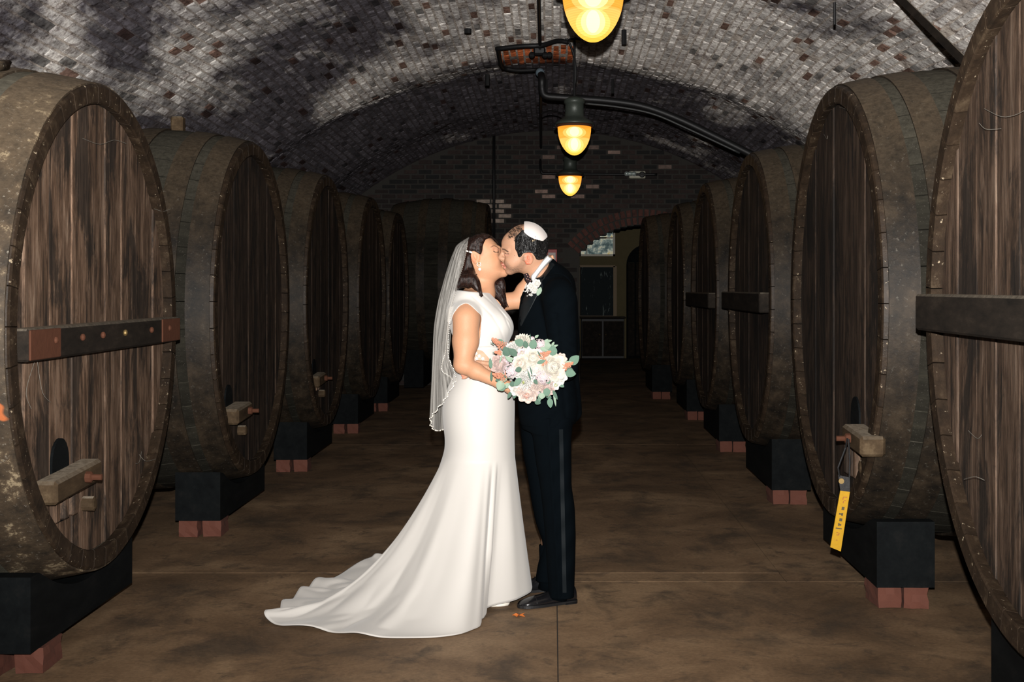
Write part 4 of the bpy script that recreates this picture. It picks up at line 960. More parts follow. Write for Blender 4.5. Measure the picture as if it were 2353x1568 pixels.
# ------------------------------------------------------------------ her hair
def hair_mat(name, cols, rough=.35, sc=(1, 1, .15)):
    m, t, b = nt(name); n = noise(t, coords(t, sc), 160, 4, .6); c = ramp(t, n, [(.35, cols[0]), (.6, cols[1]), (.75, cols[2])])
    t.links.new(c, b.inputs['Base Color']); b.inputs['Roughness'].default_value = rough; b.inputs['Specular IOR Level'].default_value = .22; bump(t, b, n, .5, .002); return m
HB = hair_mat('dark_brown_hair', ((.006, .003, .002), (.018, .007, .005), (.055, .022, .013)), .4)
def build_bride_hair():
    G = Field((-.57, 5.86, 1.28), (-.14, 6.22, 1.72), .0031)
    capp = poly_d(catmull(zp([(960, 235), (1015, 300), (1062, 372), (1040, 350), (985, 290), (940, 272), (890, 285), (868, 320), (850, 370), (842, 430), (826, 478), (800, 474), (760, 448), (715, 440), (690, 480), (686, 540), (700, 610), (730, 690), (640, 780), (540, 700), (560, 500), (580, 350), (640, 250), (760, 180), (900, 190)], YBh), 100, True))
    hf, lo, hi = H_B; cf = lambda X, Y, Z: np.maximum(hf(X, Y, Z)-.010+.0015*np.sin(X*260+Z*90)*np.sin(Z*170-X*120), capp(X, Z))
    G.add((cf, lo-.012, hi+.012), .004)
    fall = zp([(640, 420), (700, 480), (720, 600), (742, 700), (768, 770), (795, 870), (822, 960), (815, 1015), (795, 1025), (770, 985), (735, 930), (700, 905), (640, 905), (560, 915), (480, 945), (505, 850), (530, 740), (570, 560)], 5.99)
    G.add(inflate(fall, 5.995, .05, .03), .012)
    low = zp([(700, 700), (755, 740), (790, 800), (815, 880), (832, 950), (830, 1000), (805, 1030), (775, 1020), (785, 990), (778, 965), (750, 945), (715, 925), (690, 900), (650, 915), (600, 895), (540, 920), (482, 950), (505, 850), (560, 740)], 5.91)
    G.add(inflate(low, 5.915, .042, .016), .02)
    far = zp([(950, 880), (1010, 810), (1060, 760), (1110, 790), (1135, 900), (1125, 980), (1150, 1080), (1140, 1130), (1105, 1175), (1060, 1090), (1020, 1050), (960, 1000), (905, 975)], 6.10)
    G.add(inflate(far, 6.10, .045, .02), .008)
    G.add(cap(z1(820, 700, 6.09), z1(960, 930, 6.10), .04, .035), .02)
    v, q = G.verts(); n_ = np.sin(v[:, 2]*95+v[:, 0]*60+np.sin(v[:, 0]*70)*1.2)*.0035*np.clip((1.50-v[:, 2])*12, 0, 1)
    v[:, 1] += n_; v[:, 0] += n_*.6
    o = wobj('hair', mesh_np('hair', v, q, HB, True), bride)
    from mathutils.bvhtree import BVHTree
    bv = BVHTree.FromPolygons([Vector(a) for a in v], [tuple(map(int, a)) for a in q]); R = random.Random(4); mb = MB()
    def onto(x, z):
        h = bv.ray_cast(Vector((x, 5.5, z)), Vector((0, 1, 0))); return h[0]
    def strand(pts, r, off=.0012, n=14):
        out = []
        for a, b in catmull(pts, n):
            p = z1(a, b, 6.0); h = onto(p.x, p.z)
            if h is not None: out.append(h+Vector((0, -off, 0)))
        k = len(out)
        if k > 5: mb.tube([tuple(a) for a in out], [r*(.5+.5*math.sin(PI*min(1, (i+.6)/k))) for i in range(k)], 4)
    for i in range(150):
        a = R.random(); j = lambda s: R.uniform(-s, s)
        # swept back from the hairline to behind the ear
        strand([(930-75*a+j(8), 235+200*a+j(8)), (860-80*a+j(10), 225+200*a+j(8)), (770-60*a+j(12), 260+165*a+j(6)), (690-20*a+j(10), 350+90*a+j(8)), (665, 470+j(15))], .0011)
    for i in range(170):
        a = R.random(); b = R.random(); j = lambda s: R.uniform(-s, s); wv = R.uniform(0, 6)
        x0 = 650+60*a; x1 = 520+270*a
        strand([(x0, 470+j(20)), (x0-10+30*a+10*math.sin(wv), 600), (x0-60+110*a+14*math.sin(wv+1.4), 730), (x1-10+16*math.sin(wv+2.6), 850), (x1+12*math.sin(wv+4), 905+70*max(0, a-.6)+j(15))], .0013, .001+.003*b)
    for i in range(40):
        a = R.random(); strand([(735+25*a, 800+R.uniform(-30, 0)), (752+30*a, 880), (800+22*a, 940), (812+12*a, 985), (795+10*a, 1024), (775, 1005)], .0014, .003)
    for i in range(110):
        a = R.random(); w_ = R.uniform(0, 6); strand([(1010+70*a, 800), (970+130*a+12*math.sin(w_), 880), (960+150*a+14*math.sin(w_+1.5), 960), (1030+100*a+14*math.sin(w_+3), 1050), (1080+60*a, 1120+R.uniform(-10, 40))], .0014, .002)
    # loose curls falling over the near shoulder and beside the far cheek
    for i in range(46):
        a = R.random(); ph_ = R.uniform(0, 1.2); pts = []
        for k in range(16):
            t = k/15; an = ph_+t*5.2; pts.append(tuple(z1(765+22*a+42*t+14*t*math.cos(an), 800+225*t-18*t*a, 5.868)+Vector((0, .010*math.sin(an)-.012*t+.012*a, 0))))
        mb.tube(pts, [.0016*(1-.7*(k/15)) for k in range(16)], 4)
    for i in range(34):
        a = R.random(); pts = []; an0 = R.uniform(0, 6)
        for k in range(18):
            t = k/17; an = an0+t*7; pts.append(tuple(z1(1000+70*a+95*t+16*math.sin(an)*t, 860+290*t+R.uniform(-2, 2), 6.055)+Vector((0, .008*math.cos(an), 0))))
        mb.tube(pts, [.0014*(1-.6*(k/17)) for k in range(18)], 4)
    s = wobj('hair_strands', mb.me('hair_strands', HB, True), bride); tag(s, kind='stuff')
build_bride_hair()
gold = plain('pale_gold', (.8, .6, .35), .25, .9); pearl = plain('pearl', (.85, .78, .68), .2)
er = MB()
c_ = z1(788, 605, YBh-.085); er.tube([c_+Vector((.009*math.cos(a), 0, .009*math.sin(a))) for a in [2*PI*k/14 for k in range(14)]], .0022, 6, closed=True)
er.sphere(c_+Vector((0, 0, .008)), .005, 8, 6); o_er = wobj('earring', er.me('earring', gold, True), bride)
wobj('pearl_drop', MB().sphere(z1(797, 666, YBh-.085), .0075, 12, 8).me('pearl_drop', pearl, True), bride)
cb_ = MB()
for k in range(7): cb_.sphere(z1(628+k*10.5, 432+k*3, YBh-.072-.003*k), .0045, 8, 6)
tag(wobj('hair_comb', cb_.me('hair_comb', pearl, True), bride), 'pearl hair comb holding the veil')

# ------------------------------------------------------------------ gown
def cloth_mat(name, col, rough=.55, sheen=.2, weave=900, bs=.08, spec=.35):
    m, t, b = nt(name); v = coords(t); n = noise(t, v, weave, 2, .5); n2 = noise(t, v, 6, 3, .5)
    c = mix(t, n2, tuple(x*.96 for x in col), col); t.links.new(c, b.inputs['Base Color'])
    b.inputs['Roughness'].default_value = rough; b.inputs['Sheen Weight'].default_value = sheen; b.inputs['Specular IOR Level'].default_value = spec; bump(t, b, n, bs, .001); return m
GOWN = cloth_mat('ivory_crepe', (.50, .478, .450), .5, .25)
def build_gown():
    YD = 6.02
    G = Field((-.56, 5.72, .99), (-.13, 6.34, 1.47), .0031)
    tab = [(P(0, py, YD).z, P(l, 0, YD).x, P(r, 0, YD).x, YD, b) for py, l, r, b in ((658, 1048, 1118, .12), (668, 1044, 1124, .135), (680, 1036, 1132, .15), (697, 1030, 1146, .158), (714, 1026, 1161, .160), (732, 1026, 1175, .160), (748, 1031, 1181, .158), (765, 1038, 1179.5, .152), (785, 1044, 1170, .142), (810, 1047, 1160, .134), (835, 1046, 1158, .133), (861, 1045, 1166, .145), (875, 1040, 1171, .155))]
    G.add(rows(tab, 2.15), .01)
    G.add(cap(P(1085, 700, 6.02), P(1072, 722, 5.885), .06, .061), .02); G.add(cap(P(1085, 700, 6.02), P(1095, 712, 6.17), .06, .061), .02)
    G.add(cap(P(1071, 728, 5.86), P(1069, 752, 5.845), .0665, .066), .015); G.add(cap(P(1040, 715, 5.88), P(1034, 736, 5.875), .024, .014), .02)
    G.add(cap(P(1110, 712, 6.18), P(1125, 712, 6.20), .056, .054), .015)
    # bust
    G.add(ell(P(1143, 746, 5.955), (.062, .062, .060)), .03); G.add(ell(P(1143, 746, 6.09), (.062, .062, .060)), .03)
    # seams pressed from the neckline to the bust
    for pts in (((822, 985), (950, 1090), (1080, 1220), (1190, 1350), (1215, 1440)), ((905, 985), (1000, 1120), (1110, 1260), (1190, 1440), (1180, 1520)), ((700, 1010), (820, 1120), (960, 1260), (1060, 1420))):
        q = [z1(a, b, 5.0) for a, b in pts]
        for a, b in zip(pts[:-1], pts[1:]):
            for yy in ():
                pass
    zn0, zn1 = P(1046, 667, 5.98), P(1128, 674, 5.98); sl = (zn1.z-zn0.z)/(zn1.x-zn0.x)
    G.cut(lambda X, Y, Z: Z-(zn0.z+(X-zn0.x)*sl)+.0*Y, .003)
    # armholes
    ah = poly_d(catmull([(P(a, b, 5.84).x, P(a, b, 5.84).z) for a, b in ((1036, 752), (1040, 728), (1049, 713), (1058, 703), (1071, 698), (1082, 703), (1096, 716), (1105, 728), (1104, 750), (1100, 785), (1088, 800), (1060, 800), (1040, 780))], 60, True))
    f = lambda X, Y, Z: np.maximum(ah(X, Z)*np.ones_like(Y), Y-5.893)
    G.add((f, (-.6, 5.7, 1.1), (-.2, 5.893, 1.5)), .002, 's')
    f2 = lambda X, Y, Z: np.maximum(np.maximum(P(1126, 0, 6.2).x-X, 6.13-Y), np.abs(Z-1.36)-.12)
    G.add((f2, (-.31, 6.13, 1.2), (-.1, 6.4, 1.5)), .002, 's')
    v, q = G.verts()
    # soft drape: shallow creases
    px = CX+v[:, 0]*F/v[:, 1]; py = CY-(v[:, 2]-EYE)*F/v[:, 1]
    def crease(pts, w_, dep):
        d = np.full(len(v), 99.); 
        for a, b in zip(pts[:-1], pts[1:]):
            a, b = np.array(a, float), np.array(b, float); e = b-a; qq = np.stack([px, py], 1)-a; t = np.clip((qq@e)/(e@e), 0, 1); d = np.minimum(d, np.hypot(*(qq-t[:, None]*e).T))
        return -dep*np.exp(-(d/w_)**2)
    g = np.zeros(len(v))
    for pts, w_, dp_ in (([(1107, 676), (1130, 696), (1153, 718), (1172, 741), (1177, 757)], 2.2, .004), ([(1122, 678), (1139, 700), (1158, 725), (1172, 757), (1171, 771)], 2.2, .004), ([(1085, 680), (1106, 700), (1131, 725), (1149, 754), (1158, 780)], 3, .003), ([(1100, 800), (1125, 799), (1150, 801)], 1.8, .004)):
        g += crease(pts, w_, dp_)
    v[:, 1] -= g*(v[:, 1] < 6.0)*1.0
    def colr(v): 
        c = np.ones((len(v), 3)); return c
    me = mesh_np('gown_bodice', v, q, GOWN, True); bod = wobj('gown_bodice', me, bride)
    # lace at the waist
    sk = plain('waist_skin', (.48, .26, .17), .6); lc = plain('white_lace', (.85, .8, .76), .6)
    def ysurf(x, z):
        t = np.array(sorted(tab)); xl, xr, b = [np.interp(z, t[:, 0], t[:, i]) for i in (1, 2, 4)]; a = (xr-xl)/2; k = min(.98, abs((x-(xl+xr)/2)/a)); return YD-b*(1-k**2.15)**(1/2.15)
    pat = [(1089, 801), (1096, 803), (1108, 806), (1116, 814), (1126, 828), (1122, 840), (1100, 838), (1086, 828)]
    n = 10; V = []; fs = []
    ctr = np.mean(np.array(pat), 0)
    ring_ = catmull(pat, 32, True)
    for s in np.linspace(0, 1, n):
        for a in ring_:
            p_ = ctr+(a-ctr)*s; w_ = P(p_[0], p_[1], 5.9); V.append((w_.x, ysurf(w_.x, w_.z)-.0025-.0005, w_.z))
    fs = [(i*32+k, i*32+(k+1) % 32, (i+1)*32+(k+1) % 32, (i+1)*32+k) for i in range(n-1) for k in range(32)]
    lp = wobj('waist_inset', mesh('waist_inset', V, fs, sk, True), bod); mb = MB()
    for c0, r, an in (((1094, 812), 5, .3), ((1102, 818), 5, 1.2), ((1110, 824), 5, .5), ((1096, 824), 5, 2), ((1104, 832), 4, 0), ((1114, 833), 4, 1), ((1092, 832), 4, 1.5)):
        for k in range(5):
            b = an+k*2*PI/5; pts = []
            for u in (0, .35, .7, 1.0, .7, .35, 0):
                i = len(pts); w2 = .35*math.sin(PI*i/6)*(1 if i < 3 else -1); xx = c0[0]+r*u*math.cos(b+w2*.9); yy_ = c0[1]+r*u*math.sin(b+w2*.9)
                w_ = P(xx, yy_, 5.9); pts.append((w_.x, ysurf(w_.x, w_.z)-.004, w_.z))
            mb.tube(pts, .0011, 4)
    lo_ = wobj('lace', mb.me('lace', lc, True), bod)
    return bod
build_gown()
HEM = [  # phi, X, Y, Z, p
 (0, -.100, 6.12, .05, 1.0), (-15, -.104, 6.00, .05, 1.0), (-32, -.165, 5.91, .04, 1.0), (-45, -.247, 5.84, .03, 1.0), (-54, -.296, 5.813, .02, 1.02), (-59, -.306, 5.76, .012, 1.06), (-64, -.300, 5.66, .008, 1.1), (-72, -.319, 5.54, .006, 1.2), (-84, -.409, 5.435, .006, 1.4), (-98, -.5525, 5.372, .006, 1.65),
 (-112, -.703, 5.385, .006, 1.95), (-124, -.806, 5.40, .02, 2.15), (-134, -.93, 5.46, .006, 2.3), (-143, -1.02, 5.50, .022, 2.35), (-151, -1.159, 5.57, .006, 2.3), (-157, -1.222, 5.62, .02, 2.3), (-162, -1.236, 5.66, .045, 2.45), (-167, -1.205, 5.74, .02, 2.9), (-173, -1.212, 5.85, .045, 3.1), (-180, -1.192, 5.99, .02, 3.2), (-187, -1.173, 6.09, .05, 3.1), (-193, -1.159, 6.17, .02, 3.1),
 (-199, -1.130, 6.26, .055, 2.9), (-206, -1.069, 6.37, .03, 2.8), (-213, -.967, 6.52, .075, 2.6), (-222, -.917, 6.59, .085, 2.5), (-231, -.872, 6.60, .10, 2.3), (-242, -.72, 6.58, .04, 2.0), (-262, -.45, 6.46, .02, 1.5), (-285, -.27, 6.36, .02, 1.2), (-310, -.18, 6.29, .03, 1.05), (-335, -.12, 6.22, .04, 1.0)]
def build_skirt():
    T = 288; hp_ = catmull(HEM, T, True); ph = np.array([h[0] for h in HEM]+[-360.]); phi = np.radians(np.interp(np.arange(T)/T*len(HEM), np.arange(len(HEM)+1), ph))
    zk = EYE-390*.002; V = []
    up = [(py, l, r, b) for py, l, r, b in ((858, 1045, 1165, .140), (868, 1041, 1169, .152), (880, 1036, 1173, .160), (897, 1028, 1178, .168), (919, 1021.5, 1181, .174), (945, 1018.5, 1181.5, .177), (975, 1020, 1181, .177), (1005, 1023.5, 1181, .173), (1030, 1023, 1181.5, .168), (1050, 1018.5, 1182, .165))]
    uu = catmull(up, 46); 
    for py, l, r, b in uu:
        z = EYE-(py-660)*.002; cx = ((l+r)/2-1270)*.002; a = (r-l)/2*.002
        for t in range(T): V.append((cx+a*math.cos(phi[t]), 6.0+b*math.sin(phi[t]), z))
    cx = (1100.2-1270)*.002; a, b = .1635, .165; NS_ = 70
    kx = cx+a*np.cos(phi); ky = 6.0+b*np.sin(phi); tt = np.arange(T)/T*len(HEM)
    # folds radiating from the knee: position as hem index, width, depth
    folds = [(6.2, .45, -.030), (5.0, .5, .030), (8.0, .7, .018), (9.2, .5, -.012), (10.6, .6, .016), (12.2, .5, -.014), (13.6, .6, .016), (3.2, .5, -.010), (2.2, .5, .010), (15.6, .6, .02), (17.3, .7, -.012), (7.3, .3, -.010)]
    hx, hy, hz_, pp = hp_[:, 1], hp_[:, 2], np.maximum(hp_[:, 3], .004), hp_[:, 4]
    dx, dy = hx-kx, hy-ky; L = np.hypot(dx, dy)+1e-6
    tx_, ty_ = np.gradient(kx), np.gradient(ky); nn = np.hypot(tx_, ty_); nx, ny = ty_/nn, -tx_/nn
    sgn = np.sign((kx-cx)*nx+(ky-6.0)*ny); nx *= sgn; ny *= sgn
    R = np.random.RandomState(2); phs = R.rand(8)*6
    for i in range(1, NS_+1):
        s = i/NS_; f = np.zeros(T)
        for c0, w_, dp_ in folds:
            d = (tt-c0+len(HEM)/2) % len(HEM)-len(HEM)/2; f += dp_*np.exp(-(d/w_)**2)*min(1, s*1.8)*(1-.25*s)
        env = (1-s)**pp; zz = hz_*s**2+(zk)*env
        # ripples of the train lying on the floor
        train = np.clip((pp-1.6)/1.0, 0, 1); rip = train*s*s*(.010*np.sin(tt*2.3+s*9+phs[0])+.008*np.sin(tt*4.1-s*6+phs[1])+.006*np.sin(tt*1.2+s*22+phs[2]))*(1-s**6)
        zz = zz+np.abs(rip)*1.5+np.maximum(f, 0)*.5*train
        X = kx+dx*s+nx*f*(1-train*.6); Y_ = ky+dy*s+ny*f*(1-train*.6)
        zz = np.maximum(zz, .004)
        V += list(zip(X, Y_, zz))
    n = len(V)//T; q = [(i*T+t, i*T+(t+1) % T, (i+1)*T+(t+1) % T, (i+1)*T+t) for i in range(n-1) for t in range(T)]
    me = mesh_np('gown_skirt', V, q, GOWN, True); o = wobj('gown_skirt', me, bride)
    md = o.modifiers.new('thick', 'SOLIDIFY'); md.thickness = .003; md.offset = 1
    # rolled hem as a thin tube
    hemp = [V[(n-1)*T+t] for t in range(T)]
    wobj('hem', MB().tube(hemp, .003, 5, closed=True).me('hem', GOWN, True), o)
build_skirt()
# ------------------------------------------------------------------ veil
def veil_mat():
    m = bpy.data.materials.new('ivory_tulle'); m.use_nodes = True; t = m.node_tree; t.nodes.clear()
    d = node(t, 'ShaderNodeBsdfDiffuse'); d.inputs[0].default_value = (.8, .77, .72, 1); tl = node(t, 'ShaderNodeBsdfTranslucent'); tl.inputs[0].default_value = (.75, .72, .68, 1)
    a = node(t, 'ShaderNodeAddShader'); mx0 = node(t, 'ShaderNodeMixShader'); mx0.inputs[0].default_value = .25; t.links.new(d.outputs[0], mx0.inputs[1]); t.links.new(tl.outputs[0], mx0.inputs[2])
    tr = node(t, 'ShaderNodeBsdfTransparent'); mx = node(t, 'ShaderNodeMixShader')
    n = noise(t, coords(t, (1, 1, .02)), 90, 3, .6); r = ramp(t, n, [(.35, .13), (.65, .34)]); t.links.new(r, mx.inputs[0])
    t.links.new(tr.outputs[0], mx.inputs[1]); t.links.new(mx0.outputs[0], mx.inputs[2]); o = node(t, 'ShaderNodeOutputMaterial'); t.links.new(mx.outputs[0], o.inputs[0]); return m
def build_veil():
    # near edge (u=0) and outermost left fold (u=.45), far edge (u=1): pixel paths from the comb to the hem
    near = [(1076, 551, 5.955), (1071, 580, 5.93), (1064, 610, 5.91), (1055, 640, 5.89), (1048, 668, 5.87), (1037, 705, 5.845), (1030, 760, 5.83), (1028, 815, 5.84), (1040, 850, 5.83), (1047, 876, 5.83)]
    mid0 = [(1078, 546, 5.99), (1060, 572, 5.94), (1050, 600, 5.91), (1040, 645, 5.88), (1030, 690, 5.86), (1022, 750, 5.85), (1014, 820, 5.85), (1012, 850, 5.85), (1016, 880, 5.86), (1020, 922, 5.86)]
    left = [(1077, 545, 6.03), (1052, 562, 6.03), (1043, 578, 6.03), (1030, 613, 6.03), (1018, 655, 6.03), (1008, 694, 6.03), (999, 752, 6.03), (996, 830, 6.03), (992, 918, 6.03), (990, 962, 6.03)]
    mid1 = [(1079, 547, 6.07), (1062, 565, 6.11), (1050, 600, 6.14), (1038, 650, 6.16), (1026, 700, 6.17), (1016, 760, 6.18), (1010, 830, 6.18), (1003, 900, 6.18), (1000, 960, 6.18), (999, 989, 6.18)]
    far = [(1081, 549, 6.10), (1074, 580, 6.13), (1066, 620, 6.16), (1052, 670, 6.19), (1042, 720, 6.21), (1036, 790, 6.22), (1030, 860, 6.22), (1026, 930, 6.22), (1024, 970, 6.22), (1022, 987, 6.22)]
    paths = [catmull(p, 60) for p in (near, mid0, left, mid1, far)]; U = 90; V = []
    for i in range(60):
        row = catmull([paths[k][i] for k in range(5)], U)
        for j, (px, py, y) in enumerate(row):
            s = i/59; am = .010*s**.6; y2 = y+am*math.sin(j*.9+1.2*math.sin(s*3)); px2 = px+2.6*s**.7*math.sin(j*.75+s*1.5+.6*math.sin(j*.31))*(0 if 40 > j > 38 else 1)
            V.append(P(px2, py, y2))
    q = [(i*U+j, i*U+j+1, (i+1)*U+j+1, (i+1)*U+j) for i in range(59) for j in range(U-1)]
    o = wobj('veil', mesh_np('veil', [tuple(a) for a in V], q, veil_mat(), True), bride)
    # beaded trim along the near edge and the hem
    mb = MB(); R = random.Random(3)
    edge = [V[i*U] for i in range(34, 60)]+[V[59*U+j] for j in range(1, U)]; acc = 0
    dense = catmull([tuple(a) for a in edge], 900); last = dense[0]
    for p_ in dense:
        if np.linalg.norm(p_-last) > .0072: mb.sphere(tuple(p_+np.array([R.uniform(-.001, .001), 0, R.uniform(-.001, .001)])), R.uniform(.0018, .0031), 5, 4); last = p_
    inner = catmull([P(*a) for a in ((1025, 803, 5.835), (1020, 822, 5.835), (1014, 843, 5.835), (1018, 855, 5.835), (1030, 863, 5.83), (1041, 873, 5.83))], 300); last = inner[0]
    for p_ in inner:
        if np.linalg.norm(p_-last) > .007: mb.sphere(tuple(p_), R.uniform(.0017, .0028), 5, 4); last = p_
    for i in range(4, 34):
        mb.sphere(tuple(V[i*U]), .0013, 5, 4)
    tag(wobj('bead_trim', mb.me('bead_trim', pearl, True), o), kind='stuff')
build_veil()
# ================================================================== the groom
groom = thing('person', 'person in a black tuxedo and white skullcap, bending to the kiss', 'person', (.05, 6.03, 0))
YG = 5.99; YS = 6.04
TUX = cloth_mat('black_wool', (.0012, .0022, .0032), .95, .0, 500, .15, .03); SAT = plain('black_satin', (.003, .005, .0065), .5, 0, .2)
SHIRT = cloth_mat('white_cotton', (.56, .545, .53), .6, .1, 700, .05)
def head_g():
    poly = zp([(1165, 185), (1112, 238), (1082, 300), (1076, 352), (1090, 402), (1102, 440), (1116, 480), (1112, 540), (1098, 590), (1118, 640), (1150, 694), (1200, 722), (1262, 714), (1330, 690), (1400, 660), (1480, 640), (1580, 560), (1640, 470), (1662, 380), (1655, 290), (1605, 195), (1530, 125), (1430, 88), (1310, 95), (1225, 135)], YG)
    xf, xb = z1(1080, 0, YG).x, z1(1350, 0, YG).x; zt, zj = z1(0, 120, YG).z, z1(0, 720, YG).z
    W = lambda X, Z: (.050+.026*np.clip((X-xf)/(xb-xf), 0, 1))*(1-.10*np.clip((zj+.07-Z)/.07, 0, 1))
    return inflate(poly, YG, W, .055)
H_G = head_g()
def build_groom_body():
    G = Field((-.49, 5.71, 1.04), (.19, 6.38, 1.77), .0029)
    G.add(H_G, .01)
    G.add(cap(z1(1440, 560, YG), z1(1560, 700, 6.02), .060, .062), .025)
    G.add(cap(z1(1600, 760, 6.03), z1(1650, 1100, 6.04), .05, .12), .03)
    fw_, up = Vector((-.951, 0, -.309)), Vector((-.309, 0, .951)); sd = Vector((0, 1, 0)); ax = (fw_, sd, up)
    def g(x, y, dy): return z1(x, y, YG)+Vector((0, dy, 0))
    # nose lies on the near side of hers
    G.add(cap(g(1108, 425, -.004), g(1066, 512, -.012), .0085, .0105), .014); G.add(cap(g(1072, 525, -.012), g(1095, 552, -.012), .0095, .007), .01)
    for s in (-1, 1): G.add(ell(g(1086, 532, -.010+s*.011), (.010, .006, .007), ax), .006); 
    G.add(ell(g(1080, 548, -.020), (.006, .003, .003), ax), .003, 's')
    for s in (-1, 1):
        G.add(ell(g(1135, 462, s*.036), (.015, .015, .010), ax), .010, 's'); G.add(ell(g(1150, 466, s*.033), (.0135, .013, .0115), ax), .006)
        G.add(cap(g(1100, 408, s*.014), g(1170, 425, s*.045), .009, .008), .014)
        G.add(ell(g(1210, 560, s*.043), (.026, .016, .024), ax), .03)
        e = g(1430, 535, s*.076); sx = ((-.97, 0, -.24), (0, 1, 0), (-.24, 0, .97)); G.add(ell(e, (.0205, .009, .028), sx), .005)
        G.add(ell(e+Vector((-.003, s*.008, .001)), (.011, .006, .018), sx), .004, 's'); G.add(ell(e+Vector((0, s*.004, .003)), (.006, .006, .011), sx), .004); G.add(cap(g(1412, 585, s*.076), g(1408, 596, s*.074), .008, .006), .005)
        G.add(cap(g(1375, 500, s*.074), g(1378, 545, s*.074), .005, .006), .005)
    G.add(ell(g(1096, 606, -.003), (.011, .020, .006), ax), .006); G.add(ell(g(1122, 645, -.003), (.010, .019, .007), ax), .006)
    G.add(cap(g(1098, 627, -.003), g(1150, 630, -.026), .0025, .0018), .004, 's'); G.add(ell(g(1180, 690, 0), (.016, .022, .014), ax), .02)
    # near forearm and hand round her waist
    wr = P(1158, 852, 5.80); G.add(cap(P(1240, 855, 5.78), wr, .040, .028), .01)
    kn = P(1128, 850, 5.815); G.add(ell((wr+kn)/2, (.040, .016, .034)), .012); G.add(ell(kn, (.022, .014, .034)), .01)
    for pts in (((1119, 838, 5.805), (1096, 846, 5.812), (1080, 853, 5.82), (1063, 862, 5.83)), ((1118, 847, 5.805), (1093, 857, 5.815), (1077, 862, 5.822), (1064.5, 870, 5.826)), ((1119, 857, 5.807), (1098, 867, 5.82), (1083, 874, 5.822), (1071, 878.5, 5.822)), ((1122, 865, 5.81), (1106, 875, 5.822), (1096, 882, 5.822), (1086, 886, 5.822))):
        finger(G, [P(*q) for q in pts], .0098, .0076)
    finger(G, [P(1138, 840, 5.805), P(1122, 836, 5.80), P(1108, 834, 5.803), P(1096, 832, 5.81)], .0115, .0085)
    # far arm reaching behind her back
    G.add(cap(P(1180, 800, 6.24), P(1110, 812, 6.20), .036, .026), .01); kn = P(1085, 815, 6.19); G.add(ell(kn, (.045, .016, .036)), .012)
    for i in range(4): finger(G, [P(1075, 803+i*9, 6.185), P(1058, 806+i*9, 6.175), P(1048, 809+i*9, 6.155)], .0095, .0078)
    finger(G, [P(1098, 800, 6.19), P(1088, 790, 6.185), P(1078, 785, 6.18)], .011, .0085)
    R = np.random.RandomState(1)
    def col(V):
        c = np.tile(CG, (len(V), 1)); hd = (V[:, 2] > 1.42)
        def ln(pts, w0, colr, a=1.0, cond=None):
            nonlocal c
            d = pdist(V, zp(pts, YG)); m = np.clip((w0-d)/(w0*.5), 0, 1)*a*hd*(np.abs(V[:, 1]-YG) > .006)
            if cond is not None: m = m*cond
            c = blend(c, m, colr)
        # stubble
        nz = .55+.45*np.sin(V[:, 0]*1900)*np.sin(V[:, 2]*1700+V[:, 1]*900)
        ln([(1130, 600), (1170, 660), (1230, 690), (1310, 655), (1370, 590), (1365, 540)], .019, (.14, .085, .06), .75, nz)
        ln([(1110, 575), (1160, 600)], .007, (.3, .18, .13), .5, nz)
        ln([(1300, 380), (1255, 300), (1290, 200)], .010, (.30, .19, .13), .45)
        ln([(1092, 408), (1120, 415), (1165, 445)], .0036, (.03, .02, .016), .95)
        ln([(1128, 462), (1146, 474), (1172, 472)], .0026, (.02, .012, .01), 1)
        ln([(1125, 480), (1165, 490)], .006, (.42, .20, .14), .6)
        ln([(1098, 606), (1112, 625), (1124, 645)], .006, (.60, .20, .16), .8)
        ln([(1430, 490), (1440, 540), (1415, 590)], .018, (.60, .14, .08), .75, (np.abs(V[:, 1]-YG) > .070))
        ln([(1252, 495), (1254, 497)], .0018, (.2, .1, .07), .9)
        # finger tips and nails
        hand = (V[:, 2] < 1.2) & (V[:, 1] < 5.9); k = np.clip((-.385-V[:, 0])/.02, 0, 1)*hand; c = blend(c, k*.6, (.70, .22, .15))
        return c
    return wobj('body', G.mesh('body', SKm, col), groom)
body_g = build_groom_body()
join_into(body_g, legs_mesh('legs', [(V3(-.03, 6.05, 1.10), .10), (V3(-.01, 5.98, .90), .06), (V3(.01, 5.95, .50), .04), (V3(.03, 5.94, .14), .03), (V3(.03, 5.93, .07), .028)], SKm, CG))
join_into(body_g, legs_mesh('legs', [(V3(-.03, 6.05, 1.10), .10), (V3(-.06, 6.12, .90), .055), (V3(-.03, 6.13, .40), .03), (V3(-.02, 6.13, .14), .028), (V3(-.03, 6.13, .07), .026)], SKm, CG))
